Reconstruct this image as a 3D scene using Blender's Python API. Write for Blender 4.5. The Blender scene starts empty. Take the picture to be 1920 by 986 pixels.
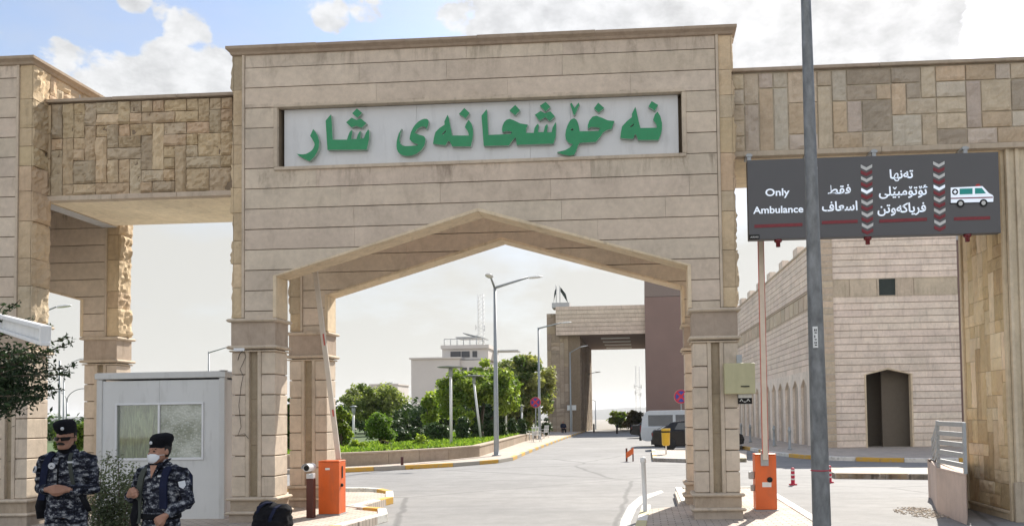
import bpy, bmesh, math, random
import numpy as np
from mathutils import Vector, Matrix, noise

rng = np.random.default_rng(11)
random.seed(11)
S = bpy.context.scene
COL = S.collection
R = math.radians

# ------------------------------------------------------------------ camera
F, PX, PY = 1500.0, 1116.0, 722.0
CAM = Vector((0, 0, 1.75))
CM = (Matrix.Rotation(R(3.47), 3, 'Z') @ Matrix.Rotation(math.pi / 2 + R(2.15), 3, 'X') @ Matrix.Rotation(-R(0.85), 3, 'Z'))
cd = bpy.data.cameras.new('camera')
cam = bpy.data.objects.new('camera', cd)
COL.objects.link(cam)
cam.matrix_world = Matrix.Translation(CAM) @ CM.to_4x4()
cd.sensor_fit = 'HORIZONTAL'
cd.sensor_width = 36
cd.lens = F / 1920 * 36
cd.shift_x = (960 - PX) / 1920
cd.shift_y = (PY - 493) / 1920
cd.clip_start = 0.1
cd.clip_end = 20000
S.camera = cam

# ------------------------------------------------------------------ light
SUN_EL, SUN_AZ = 40.0, 20.0          # azimuth clockwise from +Y
W = bpy.data.worlds.new('World')
S.world = W
W.use_nodes = True
sd = bpy.data.lights.new('sun', 'SUN')
sd.energy = 4.5
sd.angle = R(0.5)
sd.color = (1.0, 0.94, 0.85)
so = bpy.data.objects.new('sun', sd)
COL.objects.link(so)
sdir = Vector((math.sin(R(SUN_AZ)) * math.cos(R(SUN_EL)), math.cos(R(SUN_AZ)) * math.cos(R(SUN_EL)), math.sin(R(SUN_EL))))
so.rotation_euler = sdir.to_track_quat('Z', 'Y').to_euler()
so.location = (0, 0, 60)
S.view_settings.view_transform = 'Standard'
S.view_settings.look = 'None'
S.view_settings.exposure = 1.0
S.view_settings.gamma = 1
SKY_STRENGTH = 0.1


def ray(px, py):
    return CM @ Vector(((px - PX) / F, -(py - PY) / F, -1))


def at(px, py, Y):
    d = ray(px, py)
    return CAM + d * (Y / d.y)


def gz(px, py, z=0.0):
    d = ray(px, py)
    return CAM + d * ((z - CAM.z) / d.z)


def atx(px, py, X):
    d = ray(px, py)
    return CAM + d * (X / d.x)


def build_sky():
    nt = W.node_tree
    N, L = nt.nodes, nt.links
    N.clear()
    out = N.new('ShaderNodeOutputWorld')
    bg = N.new('ShaderNodeBackground')
    bg.inputs['Strength'].default_value = SKY_STRENGTH
    sky = N.new('ShaderNodeTexSky')
    sky.sky_type = 'NISHITA'
    sky.sun_disc = False
    sky.sun_elevation = R(SUN_EL)
    sky.sun_rotation = R(SUN_AZ)
    sky.air_density = 1.0
    sky.dust_density = 2.2
    sky.ozone_density = 1.6
    sky.altitude = 800
    tc = N.new('ShaderNodeTexCoord')

    def math_(op, a, b=None, c=None, clamp=False):
        m = N.new('ShaderNodeMath')
        m.operation = op
        m.use_clamp = clamp
        for i, v in enumerate((a, b, c)):
            if v is None:
                continue
            if hasattr(v, 'is_output'):
                L.new(v, m.inputs[i])
            else:
                m.inputs[i].default_value = v
        return m.outputs[0]
    nrm = N.new('ShaderNodeVectorMath')
    nrm.operation = 'NORMALIZE'
    L.new(tc.outputs['Generated'], nrm.inputs[0])
    D = nrm.outputs[0]
    # cumulus and wisps sit in chosen directions of the sky; noise breaks up their outlines
    blobs = [  # px, py, angular half size in px, amount
        (215, 178, 88, 1.0), (120, 160, 70, .8), (330, 168, 85, 1.0), (405, 158, 72, .95),
        (345, 45, 45, .72), (310, 22, 32, .6), (378, 60, 28, .6), (250, -12, 38, .75), (620, 25, 45, .68), (690, 20, 45, .66), (590, -10, 50, .6),
        (1000, 40, 150, .95), (1190, 15, 170, 1.05), (1400, 60, 210, 1.1), (1650, 60, 170, 1.05), (1320, -60, 250, 1.1),
        (1700, 80, 60, .5), (880, -30, 120, .7), (1100, -320, 420, .8), (100, -420, 300, .7), (-500, 200, 260, .8), (2400, 300, 320, .8)]
    back = [((-.2, -1, .35), .75), ((.7, -.9, .5), .7), ((-.9, -.5, .45), .7), ((.1, -.6, .9), .6)]  # unseen clouds behind the camera, added to light the shaded gate front
    tot = None
    for px, py, sz, amt in blobs:
        d = ray(px, py).normalized()
        dp = N.new('ShaderNodeVectorMath')
        dp.operation = 'DOT_PRODUCT'
        L.new(D, dp.inputs[0])
        dp.inputs[1].default_value = d
        mr = N.new('ShaderNodeMapRange')
        mr.interpolation_type = 'SMOOTHSTEP'
        L.new(dp.outputs['Value'], mr.inputs['Value'])
        mr.inputs['From Min'].default_value = math.cos(sz * 1.25 / 1650)
        mr.inputs['From Max'].default_value = 1.0
        mr.inputs['To Max'].default_value = amt
        tot = mr.outputs[0] if tot is None else math_('MAXIMUM', tot, mr.outputs[0])

    for v, amt in back:
        dp = N.new('ShaderNodeVectorMath')
        dp.operation = 'DOT_PRODUCT'
        L.new(D, dp.inputs[0])
        dp.inputs[1].default_value = Vector(v).normalized()
        mr = N.new('ShaderNodeMapRange')
        mr.interpolation_type = 'SMOOTHSTEP'
        L.new(dp.outputs['Value'], mr.inputs['Value'])
        mr.inputs['From Min'].default_value = .82
        mr.inputs['From Max'].default_value = 1.0
        mr.inputs['To Max'].default_value = amt
        tot = math_('MAXIMUM', tot, mr.outputs[0])

    def noise_(scale, detail, rough, off=(0, 0, 0), sc=(1, 1, 1)):
        mp = N.new('ShaderNodeMapping')
        mp.inputs['Location'].default_value = off
        mp.inputs['Scale'].default_value = sc
        L.new(D, mp.inputs['Vector'])
        n = N.new('ShaderNodeTexNoise')
        n.inputs['Scale'].default_value = scale
        n.inputs['Detail'].default_value = detail
        n.inputs['Roughness'].default_value = rough
        L.new(mp.outputs[0], n.inputs['Vector'])
        return n.outputs['Fac']
    n1 = noise_(13, 9, .58, (3.1, 1.7, .3), (1, 1, 1.5))
    n2 = noise_(4.5, 6, .6, (7.3, .2, 2.2), (1, 1, 2.6))
    edge = math_('MULTIPLY_ADD', math_('SUBTRACT', n1, .5), 2.4, tot)
    m1 = N.new('ShaderNodeMapRange')
    m1.interpolation_type = 'SMOOTHSTEP'
    L.new(edge, m1.inputs['Value'])
    m1.inputs['From Min'].default_value = .42
    m1.inputs['From Max'].default_value = .64
    # thin high veil, thicker towards the horizon where one looks through more of it
    sep = N.new('ShaderNodeSeparateXYZ')
    L.new(D, sep.inputs[0])
    low = N.new('ShaderNodeMapRange')
    low.interpolation_type = 'SMOOTHSTEP'
    L.new(sep.outputs['Z'], low.inputs['Value'])
    low.inputs['From Min'].default_value = .43
    low.inputs['From Max'].default_value = .12
    veil = math_('ADD', math_('MULTIPLY', low.outputs[0], .98), math_('MULTIPLY', math_('SUBTRACT', n2, .42), 1.1), None, True)
    inner = noise_(26, 7, .6, (1.1, 9.2, 4.4), (1, 1, 1.6))
    sh = N.new('ShaderNodeMapRange')
    L.new(inner, sh.inputs['Value'])
    sh.inputs['From Min'].default_value = .3
    sh.inputs['From Max'].default_value = .62
    sh.inputs['To Min'].default_value = 3.3
    sh.inputs['To Max'].default_value = 4.75
    cc = N.new('ShaderNodeCombineColor')
    for i in range(3):
        L.new(math_('MULTIPLY', sh.outputs[0], (1.0, 1.0, .995)[i]), cc.inputs[i])
    mixv = N.new('ShaderNodeMix')
    mixv.data_type = 'RGBA'
    L.new(math_('MULTIPLY', veil, .96), mixv.inputs['Factor'])
    L.new(sky.outputs[0], mixv.inputs['A'])
    mixv.inputs['B'].default_value = (3.75, 3.68, 3.42, 1)
    mixc = N.new('ShaderNodeMix')
    mixc.data_type = 'RGBA'
    L.new(math_('MULTIPLY', m1.outputs[0], .93), mixc.inputs['Factor'])
    L.new(mixv.outputs['Result'], mixc.inputs['A'])
    L.new(cc.outputs[0], mixc.inputs['B'])
    # whole sky away from the sun is brightened, added as fill for shaded fronts
    away = N.new('ShaderNodeVectorMath')
    away.operation = 'DOT_PRODUCT'
    L.new(D, away.inputs[0])
    away.inputs[1].default_value = (-.3, -.95, 0)
    gain = N.new('ShaderNodeMapRange')
    gain.interpolation_type = 'SMOOTHSTEP'
    L.new(away.outputs['Value'], gain.inputs['Value'])
    gain.inputs['From Min'].default_value = -.25
    gain.inputs['From Max'].default_value = .6
    gain.inputs['To Min'].default_value = 1.0
    gain.inputs['To Max'].default_value = 1.5
    vm = N.new('ShaderNodeVectorMath')
    vm.operation = 'SCALE'
    L.new(mixc.outputs['Result'], vm.inputs[0])
    L.new(gain.outputs[0], vm.inputs['Scale'])
    L.new(vm.outputs[0], bg.inputs['Color'])
    L.new(bg.outputs[0], out.inputs['Surface'])


build_sky()


# ------------------------------------------------------------------ materials
def nodemat(name):
    m = bpy.data.materials.new(name)
    m.use_nodes = True
    nt = m.node_tree
    b = nt.nodes['Principled BSDF']
    return m, nt, b


def mixrgb(nt, fac, a, b, blend='MIX'):
    n = nt.nodes.new('ShaderNodeMix')
    n.data_type = 'RGBA'
    n.blend_type = blend
    for k, v in (('Factor', fac), ('A', a), ('B', b)):
        if hasattr(v, 'is_output'):
            nt.links.new(v, n.inputs[k])
        else:
            n.inputs[k].default_value = v if not isinstance(v, tuple) else (*v[:3], 1)
    return n.outputs['Result']


def texnoise(nt, scale, detail=4, rough=.55, sc=(1, 1, 1), coord='Object', dist=0):
    tc = nt.nodes.new('ShaderNodeTexCoord')
    mp = nt.nodes.new('ShaderNodeMapping')
    mp.inputs['Scale'].default_value = sc
    nt.links.new(tc.outputs[coord], mp.inputs['Vector'])
    n = nt.nodes.new('ShaderNodeTexNoise')
    n.inputs['Scale'].default_value = scale
    n.inputs['Detail'].default_value = detail
    n.inputs['Roughness'].default_value = rough
    n.inputs['Distortion'].default_value = dist
    nt.links.new(mp.outputs[0], n.inputs['Vector'])
    return n.outputs['Fac']


def ramp(nt, fac, *stops):
    r = nt.nodes.new('ShaderNodeValToRGB')
    e = r.color_ramp.elements
    while len(e) < len(stops):
        e.new(.5)
    for i, (p, c) in enumerate(stops):
        e[i].position = p
        e[i].color = (*c, 1) if isinstance(c, tuple) else (c, c, c, 1)
    nt.links.new(fac, r.inputs[0])
    return r.outputs[0]


def bump(nt, b, h, strength, dist=.02):
    n = nt.nodes.new('ShaderNodeBump')
    n.inputs['Strength'].default_value = strength
    n.inputs['Distance'].default_value = dist
    nt.links.new(h, n.inputs['Height'])
    nt.links.new(n.outputs[0], b.inputs['Normal'])


def tint_node(nt):
    a = nt.nodes.new('ShaderNodeAttribute')
    a.attribute_name = 'tint'
    return a.outputs['Color']


def plain(name, col, rough=.6, metal=0.0, var=.12, scale=6, bumpy=0.0, tint=False, sc=(1, 1, 1), dirt=0.0, spec=.5):
    m, nt, b = nodemat(name)
    n = texnoise(nt, scale, 5, .6, sc)
    base = tint_node(nt) if tint else (*col, 1)
    k = ramp(nt, n, (.25, 1 - var), (.75, 1 + var * .6))
    c = mixrgb(nt, 1.0, base, k, 'MULTIPLY')
    if dirt:
        dn = texnoise(nt, 3.0, 7, .65, (2.5, 2.5, .5))
        df = ramp(nt, dn, (.52, 0.0), (.75, dirt))
        c = mixrgb(nt, df, c, (.09, .075, .06))
    nt.links.new(c, b.inputs['Base Color'])
    b.inputs['Roughness'].default_value = rough
    b.inputs['Metallic'].default_value = metal
    b.inputs['Specular IOR Level'].default_value = spec
    if bumpy:
        bump(nt, b, texnoise(nt, scale * 5, 6, .65, sc), bumpy)
    return m


def stone_mat(name, rough=.85, stain=.35, bumpy=.35, fine=24, grain=(1, 1, 1), spec=.25, drips=(), streak=(3.2, 3.2, .55)):
    m, nt, b = nodemat(name)
    t = tint_node(nt)
    big = ramp(nt, texnoise(nt, 1.1, 4, .6), (.3, .88), (.7, 1.1))
    mid = ramp(nt, texnoise(nt, 9, 6, .65, grain), (.25, .86), (.75, 1.1))
    c = mixrgb(nt, 1, t, big, 'MULTIPLY')
    c = mixrgb(nt, 1, c, mid, 'MULTIPLY')
    # rain streaks and rusty patches
    s = texnoise(nt, 2.2, 8, .7, streak, dist=.4)
    c = mixrgb(nt, ramp(nt, s, (.52, 0.0), (.74, stain)), c, (.17, .125, .085))
    for ztop, length, amt in drips:      # run-off marks hanging under ledges
        tc = nt.nodes.new('ShaderNodeTexCoord')
        sp = nt.nodes.new('ShaderNodeSeparateXYZ')
        nt.links.new(tc.outputs['Object'], sp.inputs[0])
        mr = nt.nodes.new('ShaderNodeMapRange')
        nt.links.new(sp.outputs['Z'], mr.inputs['Value'])
        mr.inputs['From Min'].default_value = ztop - length
        mr.inputs['From Max'].default_value = ztop
        ab = nt.nodes.new('ShaderNodeMath')
        ab.operation = 'LESS_THAN'
        nt.links.new(sp.outputs['Z'], ab.inputs[0])
        ab.inputs[1].default_value = ztop + .02
        st = ramp(nt, texnoise(nt, 2.6, 8, .75, (1.7, 1, .38), dist=.5), (.5, 0.0), (.72, 1.0))
        m1 = nt.nodes.new('ShaderNodeMath')
        m1.operation = 'MULTIPLY'
        nt.links.new(mr.outputs[0], m1.inputs[0])
        nt.links.new(ab.outputs[0], m1.inputs[1])
        m2 = nt.nodes.new('ShaderNodeMath')
        m2.operation = 'MULTIPLY'
        nt.links.new(m1.outputs[0], m2.inputs[0])
        nt.links.new(st, m2.inputs[1])
        m3 = nt.nodes.new('ShaderNodeMath')
        m3.operation = 'MULTIPLY'
        nt.links.new(m2.outputs[0], m3.inputs[0])
        m3.inputs[1].default_value = amt
        c = mixrgb(nt, m3.outputs[0], c, (.12, .085, .055))
    g = texnoise(nt, 38, 3, .6)
    c = mixrgb(nt, ramp(nt, g, (.62, 0.0), (.8, .3)), c, (.2, .15, .1))
    nt.links.new(c, b.inputs['Base Color'])
    b.inputs['Roughness'].default_value = rough
    b.inputs['Specular IOR Level'].default_value = spec
    bump(nt, b, texnoise(nt, fine, 8, .7, grain), bumpy, .02)
    return m


def glass_mat(name, col=(.03, .035, .04), rough=.04):
    m, nt, b = nodemat(name)
    b.inputs['Base Color'].default_value = (*col, 1)
    b.inputs['Roughness'].default_value = rough
    b.inputs['Specular IOR Level'].default_value = .9
    return m


def leaf_mat(name, trans=.35):
    m, nt, b = nodemat(name)
    t = tint_node(nt)
    nt.links.new(t, b.inputs['Base Color'])
    b.inputs['Roughness'].default_value = .55
    b.inputs['Specular IOR Level'].default_value = .3
    tr = nt.nodes.new('ShaderNodeBsdfTranslucent')
    br = mixrgb(nt, 1, t, (1.25, 1.35, .7), 'MULTIPLY')
    nt.links.new(br, tr.inputs['Color'])
    mx = nt.nodes.new('ShaderNodeMixShader')
    mx.inputs[0].default_value = trans
    nt.links.new(b.outputs[0], mx.inputs[1])
    nt.links.new(tr.outputs[0], mx.inputs[2])
    nt.links.new(mx.outputs[0], nt.nodes['Material Output'].inputs['Surface'])
    return m


def asphalt_mat():
    m, nt, b = nodemat('asphalt')
    n1 = ramp(nt, texnoise(nt, .22, 6, .62), (.3, (.195, .192, .186)), (.7, (.265, .26, .252)))
    n2 = ramp(nt, texnoise(nt, 2.4, 6, .7), (.3, .86), (.7, 1.1))
    c = mixrgb(nt, 1, n1, n2, 'MULTIPLY')
    # tyre wear across the junction
    w = ramp(nt, texnoise(nt, .9, 6, .6, (.22, 1.6, 1)), (.5, 0.0), (.72, .55))
    c = mixrgb(nt, w, c, (.15, .148, .145))
    # oil drips and grit
    sp_ = ramp(nt, texnoise(nt, 5.5, 4, .7), (.62, 0.0), (.74, .5))
    c = mixrgb(nt, sp_, c, (.11, .108, .104))
    gr = ramp(nt, texnoise(nt, 45, 3, .7), (.3, .88), (.7, 1.1))
    c = mixrgb(nt, 1, c, gr, 'MULTIPLY')
    # sealed cracks
    tc = nt.nodes.new('ShaderNodeTexCoord')
    v = nt.nodes.new('ShaderNodeTexVoronoi')
    v.feature = 'DISTANCE_TO_EDGE'
    v.inputs['Scale'].default_value = .16
    mpn = nt.nodes.new('ShaderNodeMix')
    mpn.data_type = 'VECTOR'
    mpn.inputs['Factor'].default_value = .12
    nz = nt.nodes.new('ShaderNodeTexNoise')
    nz.inputs['Scale'].default_value = 1.2
    nt.links.new(tc.outputs['Object'], nz.inputs['Vector'])
    nt.links.new(tc.outputs['Object'], mpn.inputs['A'])
    nt.links.new(nz.outputs['Color'], mpn.inputs['B'])
    nt.links.new(mpn.outputs['Result'], v.inputs['Vector'])
    cr = ramp(nt, v.outputs['Distance'], (.003, .55), (.007, 0.0))
    c = mixrgb(nt, cr, c, (.07, .07, .068))
    nt.links.new(c, b.inputs['Base Color'])
    b.inputs['Roughness'].default_value = .82
    b.inputs['Specular IOR Level'].default_value = .3
    bump(nt, b, texnoise(nt, 60, 4, .7), .25, .01)
    return m


def paver_mat():
    m, nt, b = nodemat('pavers')
    tc = nt.nodes.new('ShaderNodeTexCoord')
    br = nt.nodes.new('ShaderNodeTexBrick')
    nt.links.new(tc.outputs['Object'], br.inputs['Vector'])
    br.inputs['Scale'].default_value = 1.0
    br.inputs['Brick Width'].default_value = .22
    br.inputs['Row Height'].default_value = .11
    br.inputs['Mortar Size'].default_value = .008
    br.inputs['Color1'].default_value = (.44, .37, .3, 1)
    br.inputs['Color2'].default_value = (.52, .45, .38, 1)
    br.inputs['Mortar'].default_value = (.2, .17, .14, 1)
    k = ramp(nt, texnoise(nt, 1.7, 6, .65), (.3, .8), (.7, 1.12))
    nt.links.new(mixrgb(nt, 1, br.outputs['Color'], k, 'MULTIPLY'), b.inputs['Base Color'])
    b.inputs['Roughness'].default_value = .85
    bump(nt, b, br.outputs['Fac'], -.3, .006)
    return m


def camo_mat():
    m, nt, b = nodemat('camouflage_cloth')
    tc = nt.nodes.new('ShaderNodeTexCoord')
    sn = nt.nodes.new('ShaderNodeVectorMath')
    sn.operation = 'SNAP'
    sn.inputs[1].default_value = (.011, .011, .009)
    nt.links.new(tc.outputs['Object'], sn.inputs[0])
    mp = nt.nodes.new('ShaderNodeMapping')
    mp.inputs['Scale'].default_value = (1, 1, 1.9)
    nt.links.new(sn.outputs[0], mp.inputs['Vector'])
    n = nt.nodes.new('ShaderNodeTexNoise')
    n.inputs['Scale'].default_value = 15
    n.inputs['Detail'].default_value = 3
    n.inputs['Roughness'].default_value = .62
    nt.links.new(mp.outputs[0], n.inputs['Vector'])
    r = nt.nodes.new('ShaderNodeValToRGB')
    r.color_ramp.interpolation = 'CONSTANT'
    e = r.color_ramp.elements
    for p, c in ((.0, (.008, .009, .014)), (.45, (.026, .029, .043)), (.525, (.1, .108, .125)), (.59, (.3, .31, .325))):
        el = e.new(p) if p not in (0.0,) else e[0]
        el.color = (*c, 1)
    e[len(e) - 1].color = (.3, .31, .325, 1)
    nt.links.new(n.outputs['Fac'], r.inputs[0])
    nt.links.new(r.outputs[0], b.inputs['Base Color'])
    b.inputs['Roughness'].default_value = .9
    b.inputs['Specular IOR Level'].default_value = .15
    bump(nt, b, texnoise(nt, 22, 5, .6), .5, .02)
    return m


def kerb_mat():
    # long painted blocks, worn back to the concrete
    m, nt, b = nodemat('painted_kerb')
    t = tint_node(nt)
    n = ramp(nt, texnoise(nt, 7, 7, .7), (.5, 0.0), (.68, .75))
    c = mixrgb(nt, n, t, (.36, .34, .3))
    nt.links.new(c, b.inputs['Base Color'])
    b.inputs['Roughness'].default_value = .8
    bump(nt, b, texnoise(nt, 30, 5, .7), .3, .01)
    return m


MT = {}
MT['slab'] = stone_mat('limestone_slab', stain=.34, bumpy=.18)
MT['facade'] = stone_mat('weathered_limestone_facade', stain=.3, bumpy=.22, streak=(1.3, 1.3, 1.0), drips=((7.72, .6, .7), (5.8, .5, .8), (6.87, .2, .5)))
MT['trim'] = stone_mat('limestone_trim', stain=.45, bumpy=.25)
MT['rough'] = stone_mat('rock_faced_stone', stain=.3, bumpy=.9, fine=14)
MT['vein'] = stone_mat('veined_stone', stain=.5, bumpy=.7, fine=10, grain=(1, 1, .3))
MT['core'] = plain('mortar', (.22, .165, .11), .95, var=.2)
MT['hall_mortar'] = plain('hall_mortar', (.4, .31, .24), .95, var=.15)
MT['pale_mortar'] = plain('pale_mortar', (.5, .43, .32), .95, var=.2)
MT['soffit'] = stone_mat('painted_soffit', stain=.2, bumpy=.06)
MT['asphalt'] = asphalt_mat()
MT['pavers'] = paver_mat()
MT['kerb'] = kerb_mat()
MT['earth'] = plain('dry_earth', (.22, .19, .14), .95, var=.35, scale=.05)
MT['linepaint'] = plain('worn_line_paint', (.46, .46, .43), .8, var=.35, scale=5)
MT['board'] = plain('sign_panel_white', (.62, .62, .61), .45, var=.07, scale=2.0, dirt=.16)
MT['green'] = plain('green_lettering', (.01, .235, .085), .38, var=.12, scale=8)
MT['greenside'] = plain('letter_return', (.42, .5, .43), .5, var=.2, scale=12)
MT['black'] = plain('black_gap', (.012, .011, .01), .9)
MT['booth'] = plain('booth_panel_white', (.57, .575, .56), .45, var=.06, scale=1.4, dirt=.25)
MT['boothtrim'] = plain('booth_frame', (.53, .53, .51), .4, var=.06, scale=3, dirt=.22)
MT['alu'] = plain('aluminium', (.62, .63, .64), .4, .3, var=.06)
MT['galv'] = plain('galvanised_steel', (.215, .222, .222), .55, .45, var=.55, scale=11, sc=(1, 1, .45), dirt=.25)
MT['steel'] = plain('grey_steel', (.36, .375, .38), .5, .3, var=.12)
MT['lampgrey'] = plain('lamp_grey', (.3, .32, .32), .5, .2, var=.1)
MT['whitepaint'] = plain('white_paint', (.7, .7, .68), .5, var=.08, dirt=.2)
MT['orange'] = plain('orange_paint', (.66, .125, .022), .42, var=.12, scale=3.5, dirt=.3)
MT['brownpost'] = plain('brown_painted_post', (.085, .022, .014), .5, var=.15)
MT['boom'] = plain('boom_white', (.6, .54, .46), .5, var=.1, dirt=.15)
MT['boompink'] = plain('boom_red_edge', (.5, .1, .075), .5, var=.1)
MT['red'] = plain('red_paint', (.42, .02, .02), .45, var=.1)
MT['redlens'] = plain('red_lens', (.14, .008, .012), .25, var=.2)
MT['signgrey'] = plain('sign_grey', (.088, .086, .088), .5, var=.05, scale=2)
MT['signwhite'] = plain('sign_white', (.8, .84, .9), .4, var=.02)
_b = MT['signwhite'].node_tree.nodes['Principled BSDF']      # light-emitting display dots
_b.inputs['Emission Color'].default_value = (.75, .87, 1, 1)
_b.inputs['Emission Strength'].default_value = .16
MT['chevwhite'] = plain('chevron_white', (.55, .55, .53), .5, var=.05)
MT['chevred'] = plain('chevron_red', (.2, .012, .02), .45, var=.4, scale=40)
MT['teal'] = plain('teal', (.0, .28, .25), .4, var=.05)
MT['cream'] = plain('cream_box', (.44, .41, .24), .5, var=.06, dirt=.15)
MT['yellow'] = plain('yellow_plastic', (.62, .38, .02), .45, var=.1)
MT['brownwall'] = plain('brown_render', (.24, .16, .135), .8, var=.08, scale=.6)
MT['pinkwall'] = plain('pink_concrete', (.56, .45, .38), .85, var=.2, scale=2, dirt=.3)
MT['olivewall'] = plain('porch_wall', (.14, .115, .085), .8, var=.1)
MT['glass'] = glass_mat('dark_glass')
MT['carpaint_black'] = plain('black_car_paint', (.006, .0065, .008), .22, var=.0, spec=.35)
MT['carpaint_white'] = plain('pale_van_paint', (.5, .53, .55), .3, var=.03, dirt=.1)
MT['rubber'] = plain('rubber', (.018, .018, .018), .85)
MT['rim'] = plain('wheel_rim', (.4, .4, .42), .35, .7)
MT['skin'] = plain('skin', (.36, .185, .12), .55, var=.12, scale=20)
MT['camo'] = camo_mat()
MT['blackcloth'] = plain('black_cloth', (.009, .0095, .012), .92, var=.35, scale=9, bumpy=.4, spec=.15)
MT['navycloth'] = plain('navy_cloth', (.014, .018, .042), .9, var=.3, scale=9, bumpy=.4, spec=.15)
MT['mask'] = plain('mask_fabric', (.72, .74, .76), .85, var=.05)
MT['hair'] = plain('black_hair', (.014, .011, .009), .8)
MT['patch'] = plain('white_patch', (.6, .62, .64), .8, var=.1, scale=30)
MT['greystrap'] = plain('green_webbing', (.05, .058, .048), .9)
MT['bark'] = plain('bark', (.11, .085, .06), .95, var=.3, scale=9, bumpy=.6, sc=(1, 1, .3))
MT['leaf'] = leaf_mat('leaves', .5)
MT['leafdark'] = leaf_mat('dark_leaves', .15)
MT['flats'] = plain('apartment_render', (.6, .56, .52), .85, var=.1, scale=.15)
MT['flatsdark'] = plain('shaded_opening', (.06, .06, .065), .6)
MT['flag'] = plain('dark_flag', (.02, .035, .025), .8)
MT['blue'] = plain('sign_blue', (.03, .05, .3), .5)
MT['signred'] = plain('sign_red', (.5, .02, .05), .5)
MT['curtain'] = plain('curtain_cloth', (.5, .52, .34), .9, var=.75, scale=7, sc=(5, 5, .5))
MT['dark'] = plain('dark_interior', (.03, .032, .025), .9)


def pane_mat():
    m, nt, b = nodemat('clear_pane')
    gl = nt.nodes.new('ShaderNodeBsdfGlossy')
    gl.inputs['Roughness'].default_value = .03
    tr = nt.nodes.new('ShaderNodeBsdfTransparent')
    tr.inputs['Color'].default_value = (.8, .84, .78, 1)
    mx = nt.nodes.new('ShaderNodeMixShader')
    mx.inputs[0].default_value = .14
    nt.links.new(tr.outputs[0], mx.inputs[1])
    nt.links.new(gl.outputs[0], mx.inputs[2])
    nt.links.new(mx.outputs[0], nt.nodes['Material Output'].inputs['Surface'])
    return m


def frosted_mat():
    m, nt, b = nodemat('patterned_pane')
    v = nt.nodes.new('ShaderNodeTexVoronoi')
    v.inputs['Scale'].default_value = 26
    tc = nt.nodes.new('ShaderNodeTexCoord')
    nt.links.new(tc.outputs['Object'], v.inputs['Vector'])
    n = ramp(nt, texnoise(nt, 2.2, 4, .6), (.35, (.2, .22, .16)), (.65, (.46, .48, .42)))
    c = mixrgb(nt, ramp(nt, v.outputs['Distance'], (.0, .5), (.5, 0.0)), n, (.62, .64, .6))
    nt.links.new(c, b.inputs['Base Color'])
    b.inputs['Roughness'].default_value = .12
    b.inputs['Specular IOR Level'].default_value = .8
    bump(nt, b, v.outputs['Distance'], .35, .01)
    return m


MT['pane'] = pane_mat()
MT['frosted'] = frosted_mat()

# stone colours
SLAB = (.585, .49, .385)
TRIM = (.54, .45, .345)
ROUGH = [(.55, .42, .265), (.52, .4, .25), (.58, .45, .29), (.5, .385, .25), (.55, .405, .265), (.52, .42, .29), (.45, .36, .245)]


def jit(c, a=.06):
    k = 1 + random.uniform(-a, a)
    return tuple(max(0, x * k * (1 + random.uniform(-a * .14, a * .14))) for x in c)


# ------------------------------------------------------------------ mesh builder
def wloc(o):
    v = Vector((0, 0, 0))
    while o:
        v += o.location
        o = o.parent
    return v


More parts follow.
